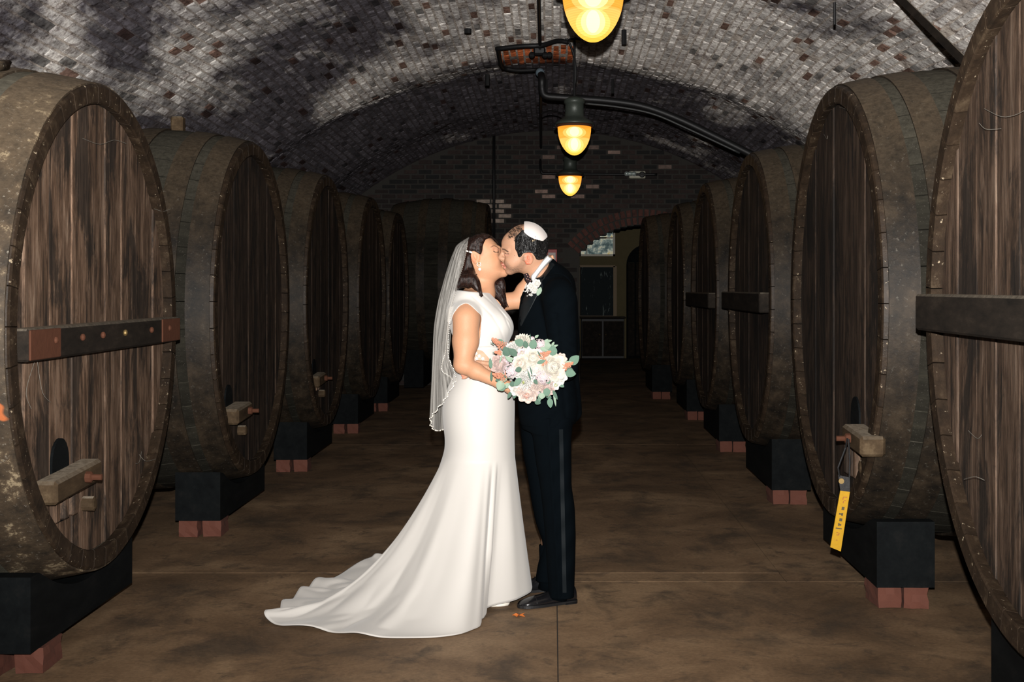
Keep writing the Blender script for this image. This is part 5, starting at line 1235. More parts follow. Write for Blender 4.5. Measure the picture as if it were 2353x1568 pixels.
# hair
HGm = hair_mat('black_greying_hair', ((.004, .004, .004), (.010, .009, .009), (.09, .085, .08)), .4, (1, 1, 1))
def build_groom_hair():
    G = Field((-.17, 5.88, 1.44), (.14, 6.10, 1.76), .0029); hf, lo, hi = H_G
    pf = poly_d(zp([(1240, 300), (1262, 255), (1305, 215), (1350, 165), (1440, 200), (1560, 250), (1690, 250), (1680, 400), (1672, 500), (1620, 540), (1560, 552), (1528, 545), (1505, 500), (1480, 468), (1440, 458), (1400, 462), (1360, 470), (1338, 505), (1318, 520), (1295, 508), (1285, 460), (1262, 420), (1240, 370)], YG))
    G.add((lambda X, Y, Z: np.maximum(hf(X, Y, Z)-.0085+.0012*np.sin(X*900+Z*300)*np.sin(Z*800), pf(X, Z)), lo-.012, hi+.012), .003)
    top = poly_d(zp([(1290, 75), (1210, 110), (1150, 165), (1160, 205), (1195, 215), (1240, 235), (1300, 230), (1400, 200), (1400, 60)], YG))
    G.add((lambda X, Y, Z: np.maximum(hf(X, Y, Z)-.0025, top(X, Z)), lo-.012, hi+.012), .003) if False else None
    v, q = G.verts(); wobj('hair', mesh_np('hair', v, q, HGm, True), groom)
    from mathutils.bvhtree import BVHTree
    bh = BVHTree.FromPolygons([Vector(a) for a in v], [tuple(map(int, a)) for a in q])
    me = body_g.data; bb_ = BVHTree.FromPolygons([p.co.copy() for p in me.vertices], [tuple(p.vertices) for p in me.polygons])
    R = random.Random(8); mb = MB()
    def hit(x, y, tree):
        p = z1(x, y, 6.0); h = tree.ray_cast(Vector((p.x, 5.6, p.z)), Vector((0, 1, 0))); return h[0]
    def st(x, y, dx, dy, tree, r=.0006):
        ps = [hit(x+dx*k/3, y+dy*k/3, tree) for k in range(4)]
        if all(p is not None for p in ps) and max(abs(ps[i+1].y-ps[i].y) for i in range(3)) < .02: mb.tube([tuple(ps[k]+Vector((0, -.0006-.0012*(k/3), 0))) for k in range(4)], [r, r, r*.8, r*.3], 3, cap=False)
    for i in range(2600):
        x, y = R.uniform(1235, 1680), R.uniform(230, 555); a = math.atan2(40+(y-230)*.2, -10+(x-1300)*.12)+R.gauss(0, .25); L = R.uniform(28, 52); st(x, y, L*math.cos(a), L*math.sin(a), bh)
    # thin hair on top and at the hairline
    for i in range(260):
        x = R.uniform(1160, 1340); y = 190-.62*(x-1160)+R.uniform(-10, 95); a = R.uniform(.2, 1.1); st(x, y, 34*math.cos(a), 30*math.sin(a), bb_, .0006)
    for i in range(140): x, y = R.uniform(1240, 1330), R.uniform(215, 330); a = R.uniform(.6, 1.6); st(x, y, 26*math.cos(a), 26*math.sin(a), bb_, .0005)
    tag(wobj('hair_strands', mb.me('hair_strands', HGm), groom), kind='stuff')
build_groom_hair()
def build_kippah():
    G = Field((-.13, 5.88, 1.54), (.14, 6.10, 1.79), .0025); hf, lo, hi = H_G
    pf = poly_d(zp([(1293, 96), (1320, 60), (1430, 40), (1560, 60), (1660, 170), (1668, 255), (1645, 285), (1612, 312), (1560, 303), (1500, 285), (1430, 250), (1375, 205), (1325, 150)], YG))
    G.add((lambda X, Y, Z: np.maximum(np.maximum(hf(X, Y, Z)-.0125, .0095-hf(X, Y, Z)), pf(X, Z)), lo-.016, hi+.016), .002)
    v, q = G.verts(); k = wobj('skullcap', mesh_np('skullcap', v, q, cloth_mat('white_satin_cap', (.54, .49, .465), .5, .2, 900, .04), True), groom)
    mb = MB()
    for a, b in (((1380, 60), (1500, 285)), ((1300, 100), (1640, 250))):
        pass
    cl = MB().tube([z1(1502, 215, 5.905), z1(1510, 255, 5.900), z1(1503, 300, 5.902)], .0022, 6); cl.sphere(z1(1480, 300, 5.902), .005, 10, 8); wobj('cap_clip', cl.me('cap_clip', gold, True), groom)
build_kippah()
# ------------------------------------------------------------------ shirt, tie
def build_collar():
    # standing band: tilted ring around the neck
    cx = z1(1560, 655, 6.01); axis = Vector((.50, 0, -.86)).normalized(); u = Vector((0, 1, 0)); v_ = axis.cross(u).normalized(); mb = MB(); n = 40; V = []
    for r, h in ((.0655, -.030), (.068, -.030), (.071, .0), (.074, .022), (.070, .022), (.066, 0)):
        for k in range(n):
            a = 2*PI*k/n; V.append(cx-axis*h*0+axis*(-h)+u*(r*math.cos(a))+v_*(r*1.06*math.sin(a)))
    m_ = 6; fs = [(i*n+k, i*n+(k+1) % n, ((i+1) % m_)*n+(k+1) % n, ((i+1) % m_)*n+k) for i in range(m_) for k in range(n)]
    wobj('shirt_collar', mesh('shirt_collar', V, fs, SHIRT, True), groom)
def build_shirt():
    band = [(1668, 486), (1695, 505), (1735, 535), (1690, 585), (1640, 640), (1575, 720), (1530, 785), (1500, 840), (1470, 830), (1452, 775), (1462, 738), (1500, 690), (1560, 610), (1610, 545)]
    G = Field((-.13, 5.86, 1.32), (.12, 6.20, 1.60), .0025)
    G.add(inflate(zp(band, 5.98), 6.00, .079, .008, True), .004)
    hole = cap(z1(1380, 520, YG), z1(1560, 690, 6.0), .0625, .066)
    v, q = G.verts(); wobj('shirt_collar', mesh_np('shirt_collar', v, q, SHIRT, True), groom)
    G = Field((-.17, 5.86, 1.22), (.12, 6.20, 1.52), .0045); G.add(inflate(zp([(1450, 780), (1540, 760), (1600, 900), (1500, 1200), (1345, 1180), (1375, 980)], 6.04), 6.04, .09, .05), .01)
    v, q = G.verts(); wobj('shirt_front', mesh_np('shirt_front', v, q, SHIRT, True), groom)
build_shirt()
tie = plain('dark_patterned_tie', (.012, .007, .008), .8, 0, .15)
tb = MB(); c0 = z1(1425, 785, 6.0)
R3 = Matrix.Rotation(-.35, 3, 'Y')
for s in (-1, 1):
    tb.add([c0+R3 @ Vector((x, y, z)) for x, y, z in ((-.012, s*.006, -.008), (-.012, s*.006, .010), (-.016, s*.052, .026), (-.014, s*.055, -.024), (.010, s*.006, -.008), (.010, s*.006, .010), (.006, s*.052, .026), (.008, s*.055, -.024))], [(0, 1, 2, 3), (7, 6, 5, 4), (0, 4, 5, 1), (1, 5, 6, 2), (2, 6, 7, 3), (3, 7, 4, 0)])
tb.box(c0+Vector((-.008, 0, 0)), (.022, .020, .026), R3, bev=.006); me = tb.me('bow_tie', tie); o_t = wobj('bow_tie', me, groom); md = o_t.modifiers.new('b', 'BEVEL'); md.width = .004; md.segments = 2
dts = MB()
for a, b in ((1400, 735), (1415, 760), (1440, 770), (1420, 800), (1448, 815), (1400, 790), (1436, 742)): dts.sphere(z1(a, b, 5.938), .0022, 6, 4)
wobj('tie_dots', dts.me('tie_dots', plain('rose_dot', (.5, .25, .22), .5)), o_t)
# ------------------------------------------------------------------ jacket
def build_jacket():
    G = Field((-.24, 5.68, .82), (.20, 6.40, 1.60), .0042)
    tab = [(P(0, py, YS).z, P(l, 0, YS).x, P(r, 0, YS).x, YS, b) for py, l, r, b in ((640, 1222, 1306, .12), (660, 1204, 1320, .16), (687, 1194, 1325, .18), (705, 1191, 1326, .185), (732, 1190, 1325, .183), (768, 1190, 1321, .178), (810, 1189, 1318, .172), (860, 1188, 1320, .172), (905, 1188, 1326, .178), (935, 1190, 1330, .182), (950, 1191, 1329, .183), (968, 1194, 1323, .183), (976, 1198, 1316, .18))]
    G.add(rows(tab, 2.3), .01)
    # collar and shoulder line
    G.add(inflate(zp([(1735, 528), (1800, 585), (1860, 640), (1960, 760), (2020, 850), (1980, 1000), (1600, 1080), (1330, 1060), (1345, 985), (1400, 890), (1480, 830), (1560, 745), (1640, 650), (1690, 590)], 6.03), 6.03, .088, .035), .015)
    G.add(cap(P(1280, 650, 6.02), P(1284, 672, 5.855), .060, .062), .04); G.add(cap(P(1280, 650, 6.05), P(1278, 670, 6.225), .060, .062), .04)
    # near sleeve
    G.add(cap(P(1285, 690, 5.83), P(1297, 845, 5.775), .076, .058), .03); G.add(cap(P(1297, 845, 5.775), P(1186, 856, 5.79), .056, .044), .02)
    G.add(cap(P(1300, 700, 5.87), P(1310, 800, 5.85), .05, .045), .03)
    # far sleeve
    G.add(cap(P(1278, 690, 6.23), P(1280, 800, 6.28), .072, .056), .03); G.add(cap(P(1280, 800, 6.28), P(1190, 802, 6.24), .054, .046), .02)
    # vent flare behind
    G.add(cap(P(1318, 860, 6.04), P(1322, 950, 6.04), .02, .026), .04)
    # opening at the neck and shirt front
    op = poly_d(zp([(1440, 760), (1480, 812), (1500, 835), (1440, 930), (1345, 1180), (1290, 1300), (1200, 1300), (1200, 760)], 6.0))
    G.add((lambda X, Y, Z: np.maximum(op(X, Z)*np.ones_like(Y), np.abs(Y-6.03)-.05), (-.24, 5.98, 1.2), (0, 6.08, 1.55)), .006, 's')
    v, q = G.verts()
    # wrinkles
    px = CX+v[:, 0]*F/v[:, 1]; py = CY-(v[:, 2]-EYE)*F/v[:, 1]
    w_ = .0035*np.sin(py*.16+px*.10)*np.sin(px*.05+1)+.003*np.sin(py*.33-px*.21+2)*np.exp(-((py-840)/60)**2)+.006*np.exp(-((px-1275-.10*(py-700))/6)**2)*(py > 720)*(py < 960)*-1
    v[:, 1] += w_*np.sign(6.04-v[:, 1])*-1
    j = wobj('jacket', mesh_np('jacket', v, q, TUX, True), groom)
    from mathutils.bvhtree import BVHTree
    bv = BVHTree.FromPolygons([Vector(a) for a in v], [tuple(map(int, a)) for a in q])
    # satin lapel lying on the jacket, near side
    def panel(name, poly, mat, off, steps=(22, 12)):
        pl = catmull(poly, 60, True); c = np.mean(pl, 0); V = []; n = 60; k = 9
        for s in np.linspace(1, 0.02, k):
            for a in pl:
                z = z1(*(c+(a-c)*s), 5.93); h = bv.ray_cast(Vector((z.x, 5.5, z.z)), Vector((0, 1, 0)))[0]; V.append((z.x, (h.y if h is not None else 5.93)-off*(1 if s < .99 else .2), z.z))
        fs = [(i*n+t, i*n+(t+1) % n, (i+1)*n+(t+1) % n, (i+1)*n+t) for i in range(k-1) for t in range(n)]
        return wobj(name, mesh(name, V, fs, mat, True), groom)
    panel('lapel', [(1738, 535), (1785, 580), (1700, 660), (1640, 740), (1600, 830), (1610, 900), (1540, 1010), (1450, 1180), (1370, 1330), (1322, 1400), (1308, 1260), (1340, 1090), (1400, 960), (1470, 860), (1530, 780), (1600, 700), (1680, 600)], SAT, .004)
    cuff = MB(); a_, b_ = P(1186, 856, 5.79), P(1172, 856, 5.793); ax_ = (b_-a_).normalized(); cuff.tube([a_-ax_*.01, b_], [.043, .040], 20); wobj('shirt_cuff', cuff.me('shirt_cuff', SHIRT, True), groom)
    for yy in (858, 872): wobj('cuff_button', MB().sphere(P(1200, yy, 5.745), .007, 10, 6, (1, .4, 1)).me('cuff_button', SAT, True), groom)
build_jacket()
def build_trousers():
    G = Field((-.22, 5.80, .03), (.16, 6.28, 1.02), .005)
    G.add(rows([(P(0, 905, YS).z, P(1196, 0, YS).x, P(1322, 0, YS).x, YS, .15), (P(0, 960, YS).z, P(1193, 0, YS).x, P(1318, 0, YS).x, YS, .165), (P(0, 985, YS).z, P(1200, 0, YS).x, P(1312, 0, YS).x, YS, .16)], 2.3), .01)
    nt_ = [(P(0, py, 5.95).z, P(c-h, 0, 5.95).x, P(c+h, 0, 5.95).x, 5.95+dy, b) for py, c, h, b, dy in ((960, 1265, 50, .09, 0), (1000, 1268, 44.5, .088, 0), (1060, 1272, 41, .082, 0), (1116, 1277, 36, .076, 0), (1166, 1284, 37, .074, 0), (1232, 1288, 35, .07, 0), (1298, 1289, 32.5, .064, 0), (1345, 1290, 30, .06, 0), (1372, 1290, 29, .058, 0))]
    ft_ = [(P(0, py, 6.13).z, P(c-h, 0, 6.13).x, P(c+h, 0, 6.13).x, 6.13, b) for py, c, h, b in ((960, 1238, 44, .09), (1000, 1236, 39.5, .086), (1050, 1240, 37, .08), (1099, 1245, 32, .074), (1149, 1250, 29.5, .07), (1199, 1257, 27, .066), (1245, 1268, 21, .06), (1272, 1267, 24, .06), (1298, 1260, 24.5, .06), (1335, 1256, 26, .058))]
    G.add(rows(nt_, 2.1), .03); G.add(rows(ft_, 2.1), .02)
    v, q = G.verts(); px = CX+v[:, 0]*F/v[:, 1]; py = CY-(v[:, 2]-EYE)*F/v[:, 1]
    near = v[:, 1] < 6.03
    v[:, 1] += near*(.004*np.sin(py*.09+px*.12)+.004*np.exp(-((py-1335)/9)**2)-.006*np.exp(-((px-(1262+.06*(py-1000)))/4)**2))
    t = wobj('trousers', mesh_np('trousers', v, q, TUX, True), groom)
    from mathutils.bvhtree import BVHTree
    bv = BVHTree.FromPolygons([Vector(a) for a in v], [tuple(map(int, a)) for a in q]); V = []
    ys = np.linspace(985, 1362, 40)
    for yy in ys:
        c = 1285+.022*(yy-985)+4
        for o in (-4.5, 4.5):
            z = P(c+o, yy, 5.9); h = bv.ray_cast(Vector((z.x, 5.5, z.z)), Vector((0, 1, 0)))[0]; V.append((z.x, (h.y if h is not None else 5.89)-.004, z.z))
    wobj('satin_stripe', mesh('satin_stripe', V, [(2*i, 2*i+1, 2*i+3, 2*i+2) for i in range(39)], plain('stripe_satin', (.003, .005, .0065), .75, 0, .15), True), t)
build_trousers()
for y_, x_ in ((5.94, .035), (6.13, -.02)): wobj('sock', MB().tube([(x_-.01, y_, .03), (x_, y_, .09), (x_-.005, y_, .24)], [.040, .038, .040], 16).me('sock', TUX, True), groom)
LEATHER = plain('polished_black_leather', (.006, .006, .007), .16, 0, .7)
def shoe(heel, toe, name='dress_shoe'):
    heel, toe = Vector(heel), Vector(toe); d = toe-heel; L = d.length; d.normalize(); sd = Vector((-d.y, d.x, 0)); n = 24
    sec = [(0, .020, .060), (.03, .030, .078), (.10, .035, .092), (.2, .036, .092), (.3, .037, .082), (.42, .040, .066), (.54, .044, .056), (.66, .047, .050), (.78, .046, .044), (.88, .040, .037), (.95, .028, .030), (.99, .013, .022), (1.0, .005, .016)]
    sec = catmull(sec, 30); V = []
    for s, hw, h in sec:
        for k in range(n):
            a = 2*PI*k/n; ca, sa = math.cos(a), math.sin(a); y = hw*math.copysign(abs(ca)**.85, ca); z = .016+(h-.016)*max(0, sa)**.9 if sa > 0 else .014; V.append(heel+d*(L*s)+sd*y+Vector((0, 0, z)))
    fs = [(i*n+k, i*n+(k+1) % n, (i+1)*n+(k+1) % n, (i+1)*n+k) for i in range(29) for k in range(n)]+[tuple(range(n))[::-1], tuple(29*n+k for k in range(n))]
    o = wobj(name, mesh(name, V, fs, LEATHER, True), groom)
    mb = MB(); out = [(s, hw+.003) for s, hw, h in sec]; pts = [heel+d*(L*s+(.003 if s > .98 else 0))+sd*w_ for s, w_ in out]+[heel+d*(L*s)-sd*w_ for s, w_ in out[::-1]]; m_ = len(pts)
    mb.add([p+Vector((0, 0, .004)) for p in pts]+[p+Vector((0, 0, .016)) for p in pts], [tuple(range(m_))[::-1], tuple(range(m_, 2*m_))]+[(i, (i+1) % m_, (i+1) % m_+m_, i+m_) for i in range(m_)])
    hp_ = [p for p, (s, w_) in zip(pts[:30], out) if s < .24]; hq = hp_+[heel+d*(L*s)-sd*w_ for s, w_ in out[::-1] if s < .24]; m2 = len(hq)
    mb.add([Vector((p.x, p.y, .001)) for p in hq]+[Vector((p.x, p.y, .010)) for p in hq], [tuple(range(m2))[::-1], tuple(range(m2, 2*m2))]+[(i, (i+1) % m2, (i+1) % m2+m2, i+m2) for i in range(m2)])
    wobj('sole', mb.me('sole', M['black']), o)
    tc = MB(); q = [s for s in sec if abs(s[0]-.70) < .02][0]
    tc.tube([heel+d*(L*(.71+.03*math.cos(a)))+sd*(q[1]*math.cos(a)*.98)+Vector((0, 0, .016+(q[2]-.016)*math.sin(a)**.9+.0005)) for a in [PI*k/16 for k in range(1, 16)]], .0012, 5); wobj('toe_cap_seam', tc.me('toe_cap_seam', M['black']), o)
    lc_ = MB()
    for k in range(3):
        s = .42+.05*k; lc_.tube([heel+d*(L*s)+sd*(.018*u)+Vector((0, 0, .066-.02*(s-.42)/.12*1.0+.003-.004*abs(u))) for u in (-1, -.4, .4, 1)], .0018, 5)
    wobj('lace', lc_.me('lace', M['black']), o)
shoe(PF(1322, 1384, 0)+Vector((0, 0, 0)), PF(1190, 1399, 0)); h_ = PF(1322, 1384, 0)
a, b = PF(1268, 1358, 0), PF(1176, 1362, 0); shoe(a, b)

# ------------------------------------------------------------------ flowers
def petal_mat(name, c1, c2, rough=.6):
    m, t, b = nt(name); v = coords(t); n = noise(t, v, 30, 3, .5); c = mix(t, n, c1, c2); t.links.new(c, b.inputs['Base Color']); b.inputs['Roughness'].default_value = rough
    b.inputs['Subsurface Weight'].default_value = .15; b.inputs['Subsurface Radius'].default_value = (.004, .003, .002); b.inputs['Sheen Weight'].default_value = .2; return m
PET = {'cream': petal_mat('cream_petal', (0.474, 0.432, 0.355), (0.509, 0.474, 0.414)), 'white': petal_mat('white_petal', (0.474, 0.462, 0.426), (0.509, 0.498, 0.474)), 'blush': petal_mat('blush_petal', (0.474, 0.355, 0.308), (0.498, 0.414, 0.367)), 'pink': petal_mat('pale_pink_petal', (0.474, 0.355, 0.39), (0.498, 0.426, 0.438)),
       'mauve': petal_mat('dusty_mauve_petal', (0.367, 0.249, 0.225), (0.438, 0.331, 0.296)), 'coral': petal_mat('coral_floret', (0.474, 0.16, 0.0832), (0.503, 0.225, 0.13)), 'heart': petal_mat('rose_heart', (0.503, 0.207, 0.148), (0.521, 0.296, 0.213)), 'lime': petal_mat('lime_heart', (0.326, 0.367, 0.071), (0.402, 0.426, 0.178))}
LEAF = [petal_mat('eucalyptus_leaf', (.055, .115, .08), (.105, .185, .13), .75), petal_mat('pale_sage_leaf', (.13, .20, .14), (.19, .27, .19), .6), petal_mat('dark_green_leaf', (.02, .06, .04), (.05, .11, .07), .7)]
def petal(mb, base, out, up, w_, h, curl, n=5):
    """cupped petal: base point, outward direction, up direction"""
    side = out.cross(up).normalized(); V = []
    for i in range(n+1):
        t = i/n; ww = w_*(.35+.65*math.sin(PI*min(1, .10+.66*t))); o = curl*(t**2)*h
        for j in range(n+1):
            u = j/n*2-1; V.append(base+up*(h*t*(1-.34*u*u*t)-max(0, t-.75)*curl*h*1.2)+out*(o+.15*h*math.sin(PI*t)-u*u*ww*.38)+side*(u*ww))
    m_ = n+1; mb.add(V, [(i*m_+j, i*m_+j+1, (i+1)*m_+j+1, (i+1)*m_+j) for i in range(n) for j in range(n)])
def rose(name, par, c, facing, R, mat, heart, seed, layers=6):
    r = random.Random(seed); f = Vector(facing).normalized(); a = f.orthogonal().normalized(); b = f.cross(a); c = Vector(c); mb = MB()
    mb.sphere((0, 0, 0), R*.5, 12, 8)
    for l in range(layers):
        t = (l+1)/layers; cnt = 3+l; rad = R*(.06+.60*t**1.2)
        for k in range(cnt):
            an = 2*PI*(k+r.uniform(-.15, .15))/cnt+l*1.1; o = a*math.cos(an)+b*math.sin(an); q = o
            petal(mb, o*rad*.55-f*R*.20*t, o, (f+o*(.10+.85*t**2)).normalized(), R*(.20+.36*t), R*(.80-.10*t), .12+.42*t)
    o_ = rel(link(name, mb.me(name, mat, True)), par); o_.location = c
    h = MB()
    for l in range(3):
        for k in range(3+l):
            an = 2*PI*k/(3+l)+l; o = a*math.cos(an)+b*math.sin(an); petal(h, o*R*(.03+.05*l)+f*R*.14, o, (f+o*(.05+.1*l)).normalized(), R*(.12+.04*l), R*.50, .1)
    oh = link('heart', h.me('heart', heart, True), o_)
    return o_
def mum(name, par, c, facing, R, mat, heart, seed, n=70):
    r = random.Random(seed); f = Vector(facing).normalized(); a = f.orthogonal().normalized(); b = f.cross(a); mb = MB(); mb.sphere((0, 0, 0), R*.45, 10, 8)
    for k in range(n):
        t = (k+.5)/n; an = k*2.39996; el = math.acos(1-1.05*t)*.95; o = a*math.cos(an)+b*math.sin(an); d = f*math.cos(el)+o*math.sin(el); petal(mb, d*R*.35, (o-f*.2).normalized(), d, R*.15, R*r.uniform(.5, .68), -.1+.25*t, 3)
    o_ = rel(link(name, mb.me(name, mat, True)), par); o_.location = c
    h = MB()
    for k in range(10):
        an = k*2.4; o = a*math.cos(an)+b*math.sin(an); petal(h, o*R*.04*math.sqrt(k)+f*R*.5, o, (f+o*.2).normalized(), R*.06, R*.35, .1, 3)
    link('heart', h.me('heart', heart, True), o_); return o_
def cluster(name, par, c, facing, R, mat, seed, n=26, fr=.17):
    """stock or hydrangea like cluster of small four petalled florets"""
    r = random.Random(seed); f = Vector(facing).normalized(); a = f.orthogonal().normalized(); b = f.cross(a); mb = MB(); ctr = MB(); mb.sphere((0, 0, 0), R*.6, 8, 6)
    for k in range(n):
        t = (k+.5)/n; an = k*2.39996; el = math.acos(1-1.1*t); o = a*math.cos(an)+b*math.sin(an); d = (f*math.cos(el)+o*math.sin(el)).normalized(); p = d*R*r.uniform(.78, 1.0); e1 = d.orthogonal().normalized(); e2 = d.cross(e1); ro = r.uniform(0, 1.5)
        for m_ in range(5):
            b_ = ro+m_*2*PI/5; dd = e1*math.cos(b_)+e2*math.sin(b_); petal(mb, p+dd*R*.02, d, (dd+d*.35).normalized(), R*fr*.62, R*fr*1.35, -.25, 3)
        ctr.sphere(p+d*R*.05, R*.035, 5, 4)
    o_ = rel(link(name, mb.me(name, mat, True)), par); o_.location = c; link('heart', ctr.me('heart', PET['lime'], True), o_); return o_
def astilbe(name, par, c, d, L, mat, seed, n=70):
    r = random.Random(seed); d = Vector(d).normalized(); a = d.orthogonal().normalized(); b = d.cross(a); mb = MB(); mb.tube([(0, 0, 0), tuple(d*L)], .0015, 5)
    for k in range(2*n):
        t = k/(2*n); w_ = .36*L*(1-t)**.8+.002; an = k*2.4; p = d*(L*t)+(a*math.cos(an)+b*math.sin(an))*w_*r.uniform(.3, 1); mb.sphere(p, r.uniform(.0019, .0032), 5, 4)
    o_ = rel(link(name, mb.me(name, mat, True)), par); o_.location = c; return o_
def leaf(name, par, c, d, nrm, L, W_, mat, fold=.15):
    d = Vector(d).normalized(); nrm = Vector(nrm); nrm = (nrm-d*nrm.dot(d)).normalized(); s = d.cross(nrm); n = 8; V = []
    for lev in (0, -.0006):
        for i in range(n+1):
            t = i/n; w_ = W_*math.sin(PI*t**.85)**.75*.5+.0004
            for u in (-1, -.5, 0, .5, 1): V.append(d*(L*t)+s*(w_*u)+nrm*(fold*w_*u*u-.12*L*t*t+lev))
    m_ = 5; k = (n+1)*m_; fs = [(i*m_+j, i*m_+j+1, (i+1)*m_+j+1, (i+1)*m_+j) for i in range(n) for j in range(4)]; fs += [tuple(q+k for q in f_[::-1]) for f_ in fs]
    o_ = rel(link(name, mesh(name, V, fs, mat, True)), par); o_.location = c; return o_
bq = thing('bridal_bouquet', 'round bouquet of cream roses, pink florets and eucalyptus held at her waist', 'bouquet', P(1226, 858, 5.66))
B0 = P(1226, 856, 5.68)
def bp(zx, zy, front=0.0):
    """bouquet crop (8.25x, corner 1120,760) to a point on the dome"""
    px, py = 1120+zx/8.255, 760+zy/8.255; dx, dy = (px-1224)/100, (py-856)/82; q = max(0, 1-dx*dx-dy*dy)
    return P(px, py, 5.69-.115*math.sqrt(q)-front)
def fc(zx, zy):
    px, py = 1120+zx/8.255, 760+zy/8.255; dx, dy = (px-1224)/100, (py-856)/82; return Vector((dx*.8, -1, -dy*.8))
u_ = 5.6/3000/8.255     # metres per crop pixel
# each flower carries its own centre at its object origin
def place(fn, name, zx, zy, Rpx, *a, front=0.0, **k):
    c = bp(zx, zy, front); R = Rpx*u_*1.16; f = fc(zx, zy)
    o = fn(name, bq, (0, 0, 0), f, R, *a, **k); o.matrix_parent_inverse = Matrix.Identity(4); o.location = c-bq.location-f.normalized()*R*.35; return o
place(rose, 'rose', 1265, 690, 215, PET['cream'], PET['cream'], 1, front=.015, layers=7); place(rose, 'rose', 620, 620, 135, PET['cream'], PET['heart'], 2, front=.012); place(rose, 'rose', 865, 500, 150, PET['cream'], PET['cream'], 3, front=.01); place(rose, 'rose', 745, 1215, 165, PET['blush'], PET['heart'], 4, front=.008)
place(rose, 'rose', 190, 640, 150, PET['mauve'], PET['mauve'], 5); place(rose, 'rose', 1155, 1110, 125, PET['mauve'], PET['blush'], 6); place(mum, 'chrysanthemum', 700, 960, 165, PET['white'], PET['lime'], 7, front=.005); place(mum, 'chrysanthemum', 660, 190, 160, PET['cream'], PET['cream'], 8)
place(mum, 'chrysanthemum', 470, 330, 140, PET['white'], PET['white'], 9, front=.005); place(rose, 'lisianthus', 1400, 890, 115, PET['white'], PET['white'], 10, layers=4); place(rose, 'lisianthus', 1290, 1030, 95, PET['white'], PET['lime'], 11, layers=4); place(rose, 'lisianthus', 540, 1120, 120, PET['white'], PET['cream'], 12, layers=4)
place(rose, 'lisianthus', 660, 430, 95, PET['pink'], PET['lime'], 13, layers=3); place(rose, 'lisianthus', 925, 720, 120, PET['white'], PET['cream'], 14, layers=4, front=.006); place(rose, 'lisianthus', 1420, 530, 90, PET['blush'], PET['blush'], 15, layers=4); place(mum, 'carnation', 930, 1070, 115, PET['blush'], PET['blush'], 16)
place(cluster, 'stock_flower', 430, 760, 135, PET['pink'], 17, front=.008); place(cluster, 'stock_flower', 1060, 890, 140, PET['pink'], 18, front=.008); place(cluster, 'stock_flower', 1010, 250, 105, PET['pink'], 19); place(cluster, 'stock_flower', 1010, 390, 70, PET['pink'], 20, n=14, fr=.3); place(cluster, 'stock_flower', 850, 150, 40, PET['pink'], 21, n=8, fr=.4); place(cluster, 'stock_flower', 780, 330, 90, PET['white'], 22)
def pl2(fn, name, zx, zy, d, L, *a, front=.012, **k):
    c = bp(zx, zy, front); o = fn(name, bq, (0, 0, 0), d, L, *a, **k); o.matrix_parent_inverse = Matrix.Identity(4); o.location = c-bq.location; return o
pl2(astilbe, 'astilbe', 320, 320, (-1, -.25, .75), 300*u_, PET['coral'], 1); pl2(astilbe, 'astilbe', 260, 420, (-1, -.3, .1), 130*u_, PET['coral'], 2, n=40); pl2(astilbe, 'astilbe', 1000, 500, (1, -.35, .55), 240*u_, PET['coral'], 3); pl2(astilbe, 'astilbe', 1120, 580, (-.6, -.4, -.6), 130*u_, PET['coral'], 6, n=40)
pl2(astilbe, 'astilbe', 340, 900, (-1, -.35, .35), 270*u_, PET['coral'], 4); pl2(astilbe, 'astilbe', 1440, 700, (1, -.15, .5), 210*u_, PET['coral'], 5)
def lf_(zx, zy, dx, dz, L, W_, m_, fr=.02, nr=(0, -1, .15), dy=-.15):
    c = bp(zx, zy, fr); o = leaf('leaf', bq, (0, 0, 0), (dx, dy, dz), nr, L*u_, W_*u_, LEAF[m_]); o.matrix_parent_inverse = Matrix.Identity(4); o.location = c-bq.location
